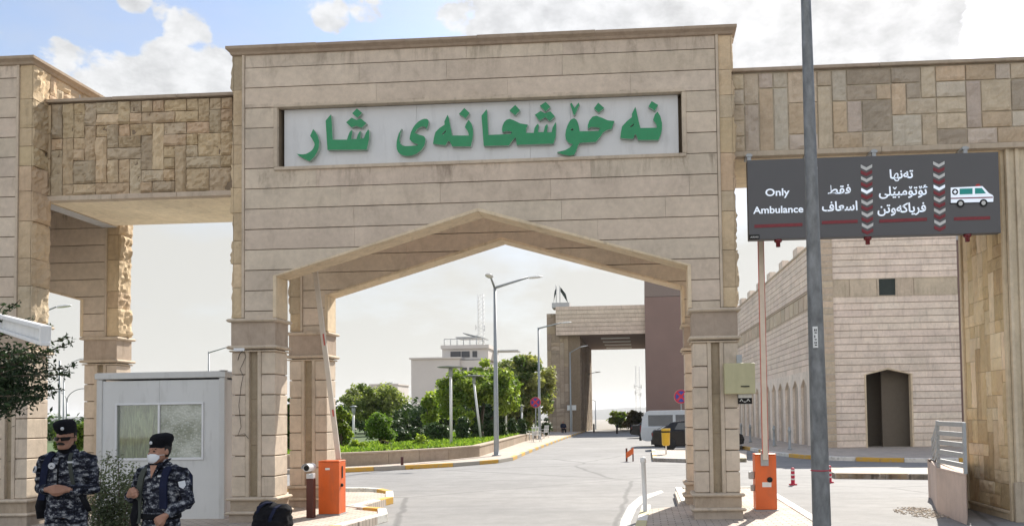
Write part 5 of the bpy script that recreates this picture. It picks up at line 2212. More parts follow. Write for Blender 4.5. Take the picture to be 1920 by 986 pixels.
# litter bin
c = gz(1249, 851, .13)
root = thing('litter_bin', c, 'yellow litter bin on a thin post in front of the black car', 'bin')
m = MB()
m.tube([c, c + Vector((0, 0, .5))], .03, 8)
m.build('post', MT['whitepaint'], root)
zt, zb = at(1249, 803, c.y).z, at(1249, 835, c.y).z
m = MB()
m.lathe([(.1, zb), (.16, zb + .04), (.18, zt - .08), (.19, zt)], (c.x, c.y, 0), 14)
bn = m.build('bucket', MT['yellow'], root)
m = MB()
m.lathe([(.19, zt - .16), (.195, zt - .16), (.195, zt - .1), (.19, zt - .1)], (c.x, c.y, 0), 14)
m.build('rim_band', MT['black'], bn)
for k, px in enumerate((1157, 1183, 1101)):
    p = Vector((at(px, 812, 75).x, 75 + 10 * (k == 2), 0))
    m = MB()
    m.lathe([(.09, 0), (.09, .8), (.05, .85)], tuple(p), 8)
    tag(m.build('short_bollard', MT['black']), ('short black bollard in front of the far shrubs', 'short black bollard just beside the dark parked car', 'short black bollard at the foot of the canopy tower')[k], 'bollard', 'short bollards near the canopy')

# ------------------------------------------------------------------ planting
def leaf_mesh(name, P, N, size, aspect, tints, mat, parent=None, loc=None):
    """every leaf is its own pointed face, folded a little by its random facing"""
    n = len(P)
    N = N / np.linalg.norm(N, axis=1, keepdims=True)
    ref = rng.normal(size=(n, 3))
    A = np.cross(N, ref)
    A /= np.linalg.norm(A, axis=1, keepdims=True) + 1e-9
    B = np.cross(N, A)
    s = (size * (.6 + .8 * rng.random(n)))[:, None]
    V = np.empty((n, 4, 3))
    V[:, 0] = P - A * s
    V[:, 1] = P + B * s * aspect + N * s * .12
    V[:, 2] = P + A * s
    V[:, 3] = P - B * s * aspect + N * s * .12
    V = V.reshape(-1, 3)
    off = np.array(loc if loc is not None else (wloc(parent) if parent else (0, 0, 0)))
    me = bpy.data.meshes.new(name)
    me.vertices.add(4 * n)
    me.vertices.foreach_set('co', (V - off).astype(np.float32).ravel())
    me.loops.add(4 * n)
    me.loops.foreach_set('vertex_index', np.arange(4 * n, dtype=np.int32))
    me.polygons.add(n)
    me.polygons.foreach_set('loop_start', np.arange(0, 4 * n, 4, dtype=np.int32))
    me.update(calc_edges=True)
    at_ = me.color_attributes.new('tint', 'FLOAT_COLOR', 'CORNER')
    c = np.ones((4 * n, 4), dtype=np.float32)
    c[:, :3] = np.repeat(tints, 4, axis=0)
    at_.data.foreach_set('color', c.ravel())
    me.materials.append(mat)
    o = bpy.data.objects.new(name, me)
    COL.objects.link(o)
    if parent:
        o.parent = parent
    elif loc is not None:
        o.location = loc
    return o


def clump_points(centres, radii, n, flat=.75):
    k = rng.integers(0, len(centres), n)
    d = rng.normal(size=(n, 3))
    d /= np.linalg.norm(d, axis=1, keepdims=True)
    r = rng.random(n) ** .45
    r *= 1 + .35 * (rng.random(n) < .12)
    P = centres[k] + d * (radii[k] * r)[:, None] * np.array([1, 1, flat])
    N = d * .6 + rng.normal(size=(n, 3)) * .6 + np.array([0, 0, .5])
    return P, N, k


def leaf_tints(k, nc, base, alt, spread=.35):
    cl = rng.random(nc)
    t = np.clip(cl[k] + rng.normal(size=len(k)) * .22, 0, 1)[:, None]
    c = np.array(base) * (1 - t) + np.array(alt) * t
    return c * (1 + (rng.random((len(k), 1)) - .5) * spread)


def tree(name, label, base, top, cx, crown_z0, rx, n, leaf, cols, clumps=26, cr=.32, group='trees in the garden', trunk=.09, shape='round', mat='leaf', ry=None, cat='tree'):
    b = Vector(base)
    root = thing(name, b, label, cat, group)
    rz = (top - crown_z0) / 2
    cz = (top + crown_z0) / 2
    ry = ry or rx
    if clumps >= 30 and shape != 'dome':
        clumps, cr, n, leaf = int(clumps * 2.3), cr * .68, int(n * 1.25), leaf * .88
    C = []
    while len(C) < clumps:
        d = rng.normal(size=3)
        d /= np.linalg.norm(d)
        r = rng.random() ** .4
        p = d * r * np.array([rx, ry, rz]) * (1 - cr * .75)
        if shape == 'dome':
            p[2] = abs(p[2]) * 1.3 - rz * .45 + rng.normal() * .1 * rz
        elif shape == 'umbrella':
            p[2] = rz * .45 * (1 - (p[0] / rx) ** 2 - (p[1] / ry) ** 2) + rng.normal() * .28 * rz
        elif shape == 'cone':
            f = (p[2] / rz + 1) / 2
            p[:2] *= (1.15 - f)
        C.append((cx + p[0], b.y + p[1], cz + p[2]))
    C = np.array(C)
    rr = cr * min(rx, rz * 1.3) * (.65 + .7 * rng.random(clumps))
    P, N, k = clump_points(C, rr, n)
    leaf_mesh('crown', P, N, leaf, .5, leaf_tints(k, clumps, *cols), MT[mat], root)
    m = MB()
    fork = Vector((b.x + (cx - b.x) * .4, b.y, b.z + (crown_z0 - b.z) * .75 + .1))
    m.tube([b - Vector((0, 0, .1)), b + (fork - b) * .5 + Vector((.04, 0, 0)), fork], [trunk * 1.25, trunk, trunk * .85], 8)
    for i in rng.choice(clumps, min(clumps, 8), False):
        e = Vector(C[i])
        mid = fork.lerp(e, .5) + Vector((0, 0, .08 * (e - fork).length))
        m.tube([fork - Vector((0, 0, .06)), mid, e], [trunk * .6, trunk * .35, trunk * .12], 5)
    m.build('trunk', MT['bark'], root)
    return root


GRN = ((.08, .145, .02), (.27, .34, .06))
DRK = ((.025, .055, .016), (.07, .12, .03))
OLV = ((.1, .14, .035), (.31, .34, .12))
BRT = ((.13, .21, .025), (.34, .41, .06))
BLM = ((.065, .12, .022), (.33, .32, .12))


def px_tree(name, label, px, ybase, Y, pxl, pxr, ytop, ycrown, n, leaf, cols, **kw):
    b = at(px, ybase, Y)
    l, r = at(pxl, ytop, Y), at(pxr, ytop, Y)
    return tree(name, label, (b.x, Y, max(.45, min(b.z, .6))), at((pxl + pxr) / 2, ytop, Y).z, (l.x + r.x) / 2, at((pxl + pxr) / 2, ycrown, Y).z, (r.x - l.x) / 2, n, leaf, cols, **kw)


px_tree('acacia_tree', 'feathery acacia with a wide flat crown rising behind the clipped shrub', 705, 830, 56, 634, 770, 718, 806, 9000, .14, OLV, clumps=34, cr=.3, shape='umbrella')
px_tree('round_shrub', 'dense rounded green shrub standing alone on the lawn', 714, 838, 36, 684, 741, 758, 838, 7000, .06, ((.05, .115, .014), (.16, .25, .04)), clumps=60, cr=.36, shape='dome', cat='shrub')
px_tree('sapling', 'young pale green sapling in front of the apartment wall', 806, 836, 48, 780, 832, 730, 806, 2600, .12, BRT, clumps=20, cr=.34, shape='cone')
px_tree('leafy_tree', 'bright green spreading tree behind the tall double lamp', 905, 832, 46, 818, 978, 690, 806, 17000, .14, ((.09, .155, .02), (.33, .4, .075)), clumps=44, cr=.3, shape='umbrella', trunk=.12)
px_tree('silk_tree', 'large dark tree with pinkish blossom in front of the stone tower', 985, 830, 60, 915, 1046, 656, 812, 24000, .16, BLM, clumps=52, cr=.3, trunk=.14)
px_tree('silk_tree', 'broad olive tree crown between the double lamp and the apartment roof', 930, 826, 66, 880, 990, 662, 790, 12000, .17, ((.075, .12, .028), (.27, .3, .1)), clumps=36, cr=.32, trunk=.14)
px_tree('young_tree', 'yellow-green young tree just behind the white lamp column on the lawn', 868, 836, 43, 838, 896, 752, 826, 3000, .1, BRT, clumps=26, cr=.34)
px_tree('young_tree', 'yellow-green bushy tree beside the rear gate pier', 640, 850, 32, 618, 664, 752, 850, 3800, .09, ((.08, .14, .018), (.28, .34, .05)), clumps=30, cr=.34)
px_tree('tall_shrub', 'dark green shrub seen in the slot between the two gate piers', 543, 862, 29, 528, 566, 735, 862, 3600, .08, ((.02, .05, .014), (.1, .15, .03)), clumps=30, cr=.34, cat='shrub', ry=.8)
px_tree('leafy_tree', 'leafy green tree behind the guards in the tower opening', 140, 850, 32, 96, 172, 782, 850, 5200, .09, ((.08, .14, .02), (.22, .29, .05)), clumps=34, cr=.32, cat='tree')
# clipped cypresses and low bushes along the garden edge
cyp = None
CL = ['dark bush at the far end beside the round shrub', 'dark low bush just behind the first garden lamp column', 'dark cypress between the sapling and the tallest garden lamp', 'dark cypress close behind the tallest garden lamp',
      'dark cypress in front of the leaning garden lamp', 'dark cypress between the leaning lamp and the double lamp', 'dark cypress just past the double lamp', 'dark cypress in front of the fourth garden lamp', 'dark cypress between the fourth and fifth garden lamps', 'dark cypress beside the white chairs', 'dark bush between the silk tree and the stone tower']
for i, (px, yb, Y, w, yt) in enumerate(((752, 840, 38, 20, 798), (778, 838, 39, 17, 800), (812, 836, 41, 22, 790), (832, 836, 41, 15, 788), (868, 834, 41, 19, 768), (893, 833, 43, 15, 776), (917, 832, 44, 14, 782), (940, 831, 46, 14, 780), (960, 829, 49, 13, 776), (978, 826, 52, 12, 774), (1024, 822, 64, 14, 778))):
    px_tree('cypress_bush', CL[i], px, yb, Y, px - w, px + w, yt, yb - 2, 2600, .085, DRK, clumps=26, cr=.4, shape='cone' if i > 3 else 'round', group='dark bushes along the garden', cat='bush', mat='leafdark', trunk=.05)
px_tree('flower_bush', 'small brownish bush at the foot of the round shrub', 722, 845, 33, 704, 738, 822, 845, 900, .05, ((.06, .07, .02), (.12, .1, .05)), clumps=14, cr=.4, cat='bush', group=None, trunk=.02)
px_tree('grass_tussock', 'bright green tussock of tall grass beside the dark bushes', 786, 846, 33.5, 770, 806, 815, 846, 1300, .07, BRT, clumps=14, cr=.4, cat='bush', group=None, trunk=.02)
px_tree('grass_tussock', 'pale green tussock of tall grass near the rear gate pier', 672, 852, 31, 650, 694, 822, 852, 1600, .07, BRT, clumps=18, cr=.38, cat='bush', group=None, trunk=.02)
px_tree('far_shrub', 'rounded green tree beyond the canopy opening beside the dark car', 1155, 812, 96, 1141, 1176, 765, 806, 2400, .22, GRN, clumps=22, cr=.36, group='shrubs beyond the canopy')
px_tree('far_shrub', 'olive brown shrub beyond the canopy next to the brown block', 1188, 812, 94, 1166, 1211, 768, 808, 3200, .22, ((.05, .065, .02), (.15, .12, .05)), clumps=26, cr=.36, group='shrubs beyond the canopy')
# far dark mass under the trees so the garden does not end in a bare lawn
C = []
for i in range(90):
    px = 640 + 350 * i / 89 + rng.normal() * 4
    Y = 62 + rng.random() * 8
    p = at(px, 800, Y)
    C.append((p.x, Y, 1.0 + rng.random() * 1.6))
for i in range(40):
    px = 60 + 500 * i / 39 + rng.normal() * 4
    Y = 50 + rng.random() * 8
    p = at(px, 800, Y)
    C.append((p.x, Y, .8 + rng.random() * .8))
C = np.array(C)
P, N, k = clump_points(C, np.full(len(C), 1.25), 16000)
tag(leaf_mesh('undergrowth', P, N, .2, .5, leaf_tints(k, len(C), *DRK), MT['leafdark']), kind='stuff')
# lawn grass along the wall
pg, ng = [], []
for i in range(len(GWB) - 1):
    a, b = Vector(GWB[i]), Vector(GWB[i + 1])
    d = (b - a)
    nn = Vector((-d.y, d.x)).normalized()
    cnt = int(d.length * 420)
    t, w = rng.random(cnt), rng.random(cnt) ** 1.6 * 6 + .35
    for q in range(cnt):
        p = a + d * t[q] + nn * w[q]
        pg.append((p.x, p.y, .55 + .12 * rng.random()))
pg = np.array(pg)
ng = rng.normal(size=pg.shape) * np.array([1, 1, .35])
tt = leaf_tints(rng.integers(0, 60, len(pg)), 60, (.09, .17, .02), (.24, .32, .05))
tag(leaf_mesh('lawn_grass', pg, ng, .1, .32, tt, MT['leaf']), kind='stuff')

# olive-like shrub standing between the guards
SYY = 8.9
sb = at(215, 986, SYY)
root = thing('potted_shrub', (sb.x, SYY, 0), 'grey-green leafy shrub growing between the two guards', 'shrub')
m = MB()
Pl, Nl, Kl = [], [], []
tips = [(205, 848), (222, 862), (190, 880), (238, 895), (178, 905), (255, 915), (170, 935), (212, 880), (228, 905), (262, 940), (196, 915), (243, 930), (182, 945), (220, 940), (205, 950), (250, 872), (258, 890)]
for i, (px, py) in enumerate(tips):
    tp = at(px, py, SYY + rng.normal() * .14)
    base = Vector((sb.x + rng.normal() * .07, SYY + rng.normal() * .06, 0.05))
    mid = base.lerp(tp, .55) + Vector((rng.normal() * .05, rng.normal() * .05, .05))
    pts = [base, mid, tp]
    m.tube(pts, [.012, .008, .003], 5)
    for q in range(430):
        t = .18 + .82 * rng.random() ** .8
        c = base.lerp(mid, t / .55) if t < .55 else mid.lerp(tp, (t - .55) / .45)
        s = .105 * (1 - t * .55)
        Pl.append((c.x + rng.normal() * s, c.y + rng.normal() * s, c.z + rng.normal() * s * .9))
        Nl.append(rng.normal(size=3) + np.array([0, -.3, .4]))
        Kl.append(i)
m.build('stem', MT['bark'], root)
leaf_mesh('foliage', np.array(Pl), np.array(Nl), .019, .42, leaf_tints(np.array(Kl), len(tips), (.07, .09, .05), (.2, .225, .16), .6), MT['leaf'], root)

# dark tree leaning in over the shelter roof
TY = 6.3
tb = at(-260, 986, TY)
root = thing('shade_tree', (tb.x, TY + .2, 0), 'dark leafy tree with thin drooping sprays behind the white shelter edge', 'tree')
m = MB()
hub = at(-150, 700, TY + .2)
m.tube([(tb.x, TY + .2, 0), (tb.x + .05, TY + .2, 1.0), hub], [.07, .06, .045], 10)
m.build('trunk', MT['bark'], root)
m = MB()
Pl, Nl, Kl = [], [], []
tips = [(38, 562), (10, 570), (62, 598), (100, 612), (132, 632), (140, 640), (146, 684), (132, 702), (118, 730), (78, 742), (40, 752), (8, 765), (95, 690), (70, 660), (40, 700), (112, 655), (90, 720), (20, 730), (55, 715), (100, 740), (20, 650), (76, 700), (-20, 770), (30, 690), (60, 735), (-10, 700), (0, 740), (50, 680), (85, 668), (15, 705), (66, 752), (-30, 620), (-40, 690)]
for i, (px, py) in enumerate(tips):
    tp = at(px, py, TY + rng.normal() * .25)
    st = hub + Vector((rng.normal() * .06, rng.normal() * .08, rng.normal() * .1))
    mid = st.lerp(tp, .5) + Vector((0, 0, -.05 + rng.normal() * .05))
    m.tube([st, mid, tp], [.014, .009, .003], 5)
    sparse = px > 98 or py < 600
    for q in range(190 if sparse else 430):
        t = .12 + .88 * rng.random()
        c = st.lerp(mid, t * 2) if t < .5 else mid.lerp(tp, t * 2 - 1)
        s = (.022 if sparse else .075) * (1.2 - t * .6) + (.05 * max(0, .6 - t))
        Pl.append((c.x + rng.normal() * s, c.y + rng.normal() * s, c.z + rng.normal() * s))
        Nl.append(rng.normal(size=3) + np.array([0, 0, .3]))
        Kl.append(i)
m.build('branches', MT['bark'], root)
leaf_mesh('crown', np.array(Pl), np.array(Nl), .021, .4, leaf_tints(np.array(Kl), len(tips), (.012, .03, .009), (.035, .06, .02), .6), MT['leafdark'], root)

# white shelter roof edge close by
A0, A1 = at(-140, 560, 7.4), at(-140, 588, 7.4)
t0, t1 = at(0, 590, 6.2), at(81, 610, 5.1)
d = (t1 - t0)
a = t0 - d * 2.2
hgt = .135
sh = thing('shelter_roof', (a.x, a.y, 0), 'white metal shelter roof edge jutting into view beside the tree', 'shelter')
dn = d.normalized()
side = Vector((-dn.y, dn.x, 0)).normalized()
if side.y < 0:
    side = -side
upv = Vector((0, 0, 1))
rot = Matrix((dn, side, dn.cross(side))).transposed()
L = (t1 - a).length
ctr = (a + t1) / 2
m = MB()
m.obox(ctr + side * .035 - upv * (hgt / 2), (L / 2, .012, hgt / 2 - .002), rot)
m.obox(ctr + side * .015 - upv * .014, (L / 2, .03, .016), rot)
m.obox(ctr + side * .015 - upv * (hgt - .012), (L / 2, .03, .014), rot)
m.obox(t1 - dn * .018 + side * .012 - upv * (hgt / 2), (.016, .03, hgt / 2 - .002), rot)
m.build('fascia', MT['whitepaint'], sh, bevel=.005)
m = MB()
pz = (a + d * .4) + side * .1
m.tube([(pz.x, pz.y, 0), (pz.x, pz.y, pz.z - .05)], .04, 10)
m.build('post', MT['whitepaint'], sh)

# ------------------------------------------------------------------ vehicles
def vehicle(name, label, loc, rz, L, Wd, lower, house, glass, wheels, wr, paint, roofdz, extra):
    """side outline of body and cabin, x from the tail forwards"""
    root = thing(name, loc, label, 'van' if 'van' in name else 'car', 'parked vehicles', rz)
    h = Wd / 2
    m = MB()
    n = len(lower)
    sec = [(-h + .0, .0), (-h + .0, 1.0)]
    ys = [(-h, .94), (-h + .06, 1.0), (h - .06, 1.0), (h, .94)]
    cx = L / 2
    cz = .55
    vs, fs = [], []
    for y, k in ys:
        for x, z in lower:
            vs.append((cx + (x - cx) * (.985 + .015 * (k - .94) / .06), y, cz + (z - cz) * (k if z > cz else 1)))
    for j in range(3):
        for i in range(n):
            fs.append((j * n + i, j * n + (i + 1) % n, (j + 1) * n + (i + 1) % n, (j + 1) * n + i))
    fs += [tuple(range(n - 1, -1, -1)), tuple(range(3 * n, 4 * n))]
    m.add(vs, fs, 0, (.5, .5, .5))
    body = m.build('body', paint, root, local=True, bevel=.03)
    zb = min(z for _, z in house)
    zt = max(z for _, z in house)

    def yy(z, o=0):
        return h - .05 - (roofdz * (z - zb) / (zt - zb)) + o
    m = MB()
    k = len(house)
    vs = [(x, -yy(z), z) for x, z in house] + [(x, yy(z), z) for x, z in house]
    m.add(vs, [tuple(range(k - 1, -1, -1)), tuple(range(k, 2 * k))] + [(i, (i + 1) % k, (i + 1) % k + k, i + k) for i in range(k)])
    m.build('cabin', paint, root, local=True, bevel=.025)
    for g in glass:
        q = len(g)
        for s in (-1, 1):
            m = MB()
            vs = [(x, s * yy(z, .006), z) for x, z in g] + [(x, s * yy(z, -.02), z) for x, z in g]
            m.add(vs, [tuple(range(q)), tuple(range(2 * q - 1, q - 1, -1))] + [(i, (i + 1) % q, (i + 1) % q + q, i + q) for i in range(q)])
            m.build('window', MT['glass'], root, local=True)
    for x in wheels:
        for s in (-1, 1):
            m = MB()
            m.lathe([(wr * .55, -.1), (wr * .9, -.1), (wr, -.06), (wr, .06), (wr * .9, .1), (wr * .55, .1)], (x, s * (h - .085), wr), 20, axis='y')
            w = m.build('wheel', MT['rubber'], root, local=True)
            m = MB()
            m.lathe([(.02, -.03), (wr * .2, -.05), (wr * .28, -.02), (wr * .62, -.06), (wr * .66, .02), (.02, .03)], (x, s * (h - .075) - (.03 if s < 0 else -.03), wr), 16, axis='y')
            m.build('rim', MT['rim'], w, local=True)
    extra(root, h)
    return root


def ex_car(root, h):
    m = MB()
    m.box(-.04, .02, -h + .12, h - .12, .28, .5)
    m.build('bumper', MT['rubber'], root, local=True, bevel=.02)
    for s in (-1, 1):
        m = MB()
        m.box(-.015, .22, s * (h - .2) - .18, s * (h - .2) + .185, .7, .86)
        m.build('tail_light', MT['redlens'], root, local=True, bevel=.03)
        m = MB()
        m.box(3.0, 3.22, s * (h + .06) - .08, s * (h + .06) + .08, .92, 1.06)
        m.build('mirror', MT['carpaint_black'], root, local=True, bevel=.03)
        m = MB()
        m.box(1.7, 1.9, s * (h - .0) - .012, s * (h - .0) + .012, .78, .81)
        m.build('door_handle', MT['alu'], root, local=True)
    m = MB()
    m.add([(.22, -.5, 1.0), (.22, .5, 1.0), (.98, .42, 1.36), (.98, -.42, 1.36)], [(0, 3, 2, 1)])
    m.build('rear_window', MT['glass'], root, local=True)


def ex_van(root, h):
    m = MB()
    m.box(-.08, .06, -h + .05, h - .05, .35, .55)
    m.build('bumper', MT['rubber'], root, local=True, bevel=.03)
    for s in (-1, 1):
        m = MB()
        m.box(-.03, .05, s * (h - .12) - .08, s * (h - .12) + .08, .8, 1.15)
        m.build('tail_light', MT['redlens'], root, local=True, bevel=.02)
        m = MB()
        m.box(3.95, 4.1, s * (h + .08) - .1, s * (h + .08) + .1, 1.25, 1.5)
        m.build('mirror', MT['rubber'], root, local=True, bevel=.03)


car_lower = [(.02, .3), (.0, .55), (.03, .92), (.12, 1.0), (.9, 1.0), (3.2, .98), (4.0, .86), (4.35, .72), (4.42, .5), (4.38, .28), (3.95, .22), (.6, .22)]
car_house = [(.38, .94), (1.0, 1.36), (1.5, 1.43), (2.3, 1.42), (3.25, .94)]
car_glass = [[(1.08, 1.02), (1.28, 1.34), (1.98, 1.35), (1.98, 1.0)], [(2.05, 1.0), (2.05, 1.35), (2.3, 1.34), (2.95, 1.0)]]
van_lower = [(.03, .4), (.0, .8), (.03, 1.12), (4.35, 1.1), (4.5, .8), (4.52, .45), (4.4, .32), (.3, .32)]
van_house = [(.03, 1.0), (.1, 1.55), (.28, 1.88), (.5, 1.96), (3.4, 1.96), (3.75, 1.85), (4.35, 1.02)]
van_glass = [[(.42, 1.12), (.42, 1.72), (1.75, 1.72), (1.75, 1.12)], [(1.9, 1.12), (1.9, 1.72), (3.0, 1.72), (3.0, 1.12)], [(3.1, 1.12), (3.1, 1.72), (3.55, 1.72), (4.05, 1.12)]]
cp_ = gz(1223, 845)
vehicle('parked_car', 'shiny black saloon parked behind the yellow litter bin', (cp_.x, 39.6, 0), 0, 4.42, 1.76, car_lower, car_house, car_glass, (.85, 3.5), .32, MT['carpaint_black'], .2, ex_car)
vehicle('parked_van', 'pale grey minivan parked behind the black saloon', (at(1201, 800, 44).x, 44.2, 0), 0, 4.52, 1.75, van_lower, van_house, van_glass, (.95, 3.6), .32, MT['carpaint_white'], .14, ex_van)
vehicle('parked_car', 'dark car whose tail sticks out behind the minivan', (at(1184, 800, 60).x, 60, 0), 0, 4.42, 1.76, car_lower, car_house, car_glass, (.85, 3.5), .32, MT['carpaint_black'], .2, ex_car)

# white garden chairs on the pavement
def chair(loc, rz, label):
    root = thing('garden_chair', loc, label, 'chair', 'white chairs on the pavement', rz)
    m = MB()
    m.box(-.24, .24, -.24, .24, .42, .45)
    m.build('seat', MT['whitepaint'], root, local=True, bevel=.01)
    m = MB()
    for k in range(5):
        x = -.2 + .1 * k
        m.obox((x, .26, .68), (.022, .012, .23), Matrix.Rotation(-.15, 3, 'X'))
    m.obox((0, .295, .9), (.25, .015, .035), Matrix.Rotation(-.15, 3, 'X'))
    m.build('backrest', MT['whitepaint'], root, local=True)
    for sx in (-.22, .22):
        for sy in (-.2, .22):
            m = MB()
            m.tube([(sx * 1.12, sy * 1.15, 0), (sx, sy, .43)], .02, 6)
            m.build('leg', MT['whitepaint'], root, local=True)
        m = MB()
        m.tube([(sx, -.2, .43), (sx * 1.05, -.2, .64), (sx * 1.05, .26, .66)], .018, 6)
        m.build('armrest', MT['whitepaint'], root, local=True)
    return root


chair(gz(991, 826, .135), R(70), 'white slatted chair against the garden wall below the traffic sign')
chair(gz(1006, 828, .135), R(20), 'white slatted chair turned to the road beside the traffic sign post')
chair(gz(1020, 821, .135), R(-40), 'white slatted chair just past the single-arm lamp')

# ------------------------------------------------------------------ people
HEAD = [(.0, .024, .03, -.060), (.012, .041, .047, -.052), (.03, .053, .068, -.036), (.055, .061, .083, -.018), (.085, .067, .093, -.006), (.115, .0715, .099, .0),
        (.145, .0735, .1, .004), (.175, .0715, .096, .007), (.2, .063, .084, .01), (.218, .046, .062, .012), (.23, .02, .03, .014)]


def head_pt(z, a, off=0.0):
    zz = [h[0] for h in HEAD]
    rx = np.interp(z, zz, [h[1] for h in HEAD]) + off
    ry = np.interp(z, zz, [h[2] for h in HEAD]) + off
    yc = np.interp(z, zz, [h[3] for h in HEAD])
    return Vector((rx * math.sin(a), yc - ry * math.cos(a), z))


def patch(mb, rows, off, xf, thick=.004, n=12, mi=0, tint=(.5, .5, .5), bulge=None):
    """a fitted piece lying on the head: rows of (z, a0, a1) in degrees"""
    vs, fs = [], []
    for lay in (off, off - thick):
        for z, a0, a1 in rows:
            for i in range(n + 1):
                a = R(a0 + (a1 - a0) * i / n)
                p = head_pt(z, a, lay)
                if bulge:
                    p.y -= bulge(z, a)
                vs.append(xf @ p)
    k = len(rows)
    w = n + 1
    for j in range(k - 1):
        for i in range(n):
            q = j * w + i
            fs.append((q, q + 1, q + w + 1, q + w))
            q += k * w
            fs.append((q + w, q + w + 1, q + 1, q))
    o = k * w
    edge = [i for i in range(n)] + [j * w + n for j in range(k - 1)] + [(k - 1) * w + n - i for i in range(n)] + [(k - 1 - j) * w for j in range(k - 1)]
    for i in range(len(edge)):
        a, b = edge[i], edge[(i + 1) % len(edge)]
        fs.append((b, a, a + o, b + o))
    mb.add(vs, fs, mi, tint, True)


def hand(mb, w, d, nrm, side, curl):
    w, d, nrm = Vector(w), Vector(d).normalized(), Vector(nrm)
    nrm = (nrm - d * nrm.dot(d)).normalized()
    s = d.cross(nrm) * side
    mb.tube([w - d * .05, w, w + d * .02], [.026, .027, .026], 10, flat=.8, up=nrm)
    for i, L in enumerate((.07, .078, .073, .056)):
        base = w + d * (.086 - .004 * abs(i - 1.2)) + s * (.034 - .0228 * i)
        mb.tube([w + s * (.016 - .0115 * i), base], [.016, .0135], 8)
        p, dd = base, d
        pts, rr = [base - d * .008, base], [.0115, .0105]
        for f, c in ((.45, curl), (.31, curl * 1.1), (.24, curl * .8)):
            ax = dd.cross(nrm if i == 0 or True else nrm)
            q = Matrix.Rotation(c + .05 * (i - 1.5), 3, s * side)
            dn_ = (dd * math.cos(c) + nrm * math.sin(c)).normalized()
            nn = (nrm * math.cos(c) - dd * math.sin(c)).normalized()
            dd, nrm2 = dn_, nn
            p = p + dd * (L * f)
            pts.append(p)
            rr.append(rr[-1] * .93)
            nrm_i = nrm2
            nrm = nrm2
        mb.tube(pts, rr, 8)
        # palm normal is shared by all fingers
        nrm = (Vector(nrm) - d * Vector(nrm).dot(d)).normalized() if abs(Vector(nrm).dot(d)) < .95 else s.cross(d) * side * -1
        nrm = (s.cross(d) * side * -1).normalized() if nrm.length == 0 else nrm
        nrm = (d.cross(s) * -side).normalized()
    mb.tube([w + d * .015 + s * .016, w + d * .05 + s * .047 + nrm * .008, w + d * .078 + s * .055 + nrm * .018, w + d * .1 + s * .05 + nrm * .028], [.015, .0135, .0115, .009], 8)


def ribbon(mb, pts, w, t, wdir=(1, 0, 0)):
    wd = Vector(wdir)
    vs, fs = [], []
    pts = [Vector(p) for p in pts]
    for i, p in enumerate(pts):
        tg = (pts[min(i + 1, len(pts) - 1)] - pts[max(0, i - 1)]).normalized()
        n = tg.cross(wd).normalized()
        ww = n.cross(tg).normalized()
        for a, b in ((-1, -1), (1, -1), (1, 1), (-1, 1)):
            vs.append(p + ww * (a * w / 2) + n * (b * t / 2))
    for i in range(len(pts) - 1):
        for k in range(4):
            fs.append((4 * i + k, 4 * i + (k + 1) % 4, 4 * i + 4 + (k + 1) % 4, 4 * i + 4 + k))
    e = 4 * len(pts) - 4
    fs += [(3, 2, 1, 0), (e, e + 1, e + 2, e + 3)]
    mb.add(vs, fs)


TORSO = [(0, 0, .84, .18, .125), (0, 0, .92, .186, .132), (0, .0, 1.0, .18, .13), (0, 0, 1.1, .18, .132), (0, -.004, 1.22, .194, .138), (0, 0, 1.32, .2, .132), (0, .004, 1.39, .192, .115), (0, .008, 1.435, .15, .096), (0, .008, 1.47, .098, .08), (0, .004, 1.5, .074, .07)]


def torso_y(z, x, off=.012):
    zz = [t[2] for t in TORSO]
    rx = np.interp(z, zz, [t[3] for t in TORSO])
    ry = np.interp(z, zz, [t[4] for t in TORSO])
    f = max(0.05, 1 - (x / rx) ** 2)
    return -(ry * math.sqrt(f) + off)


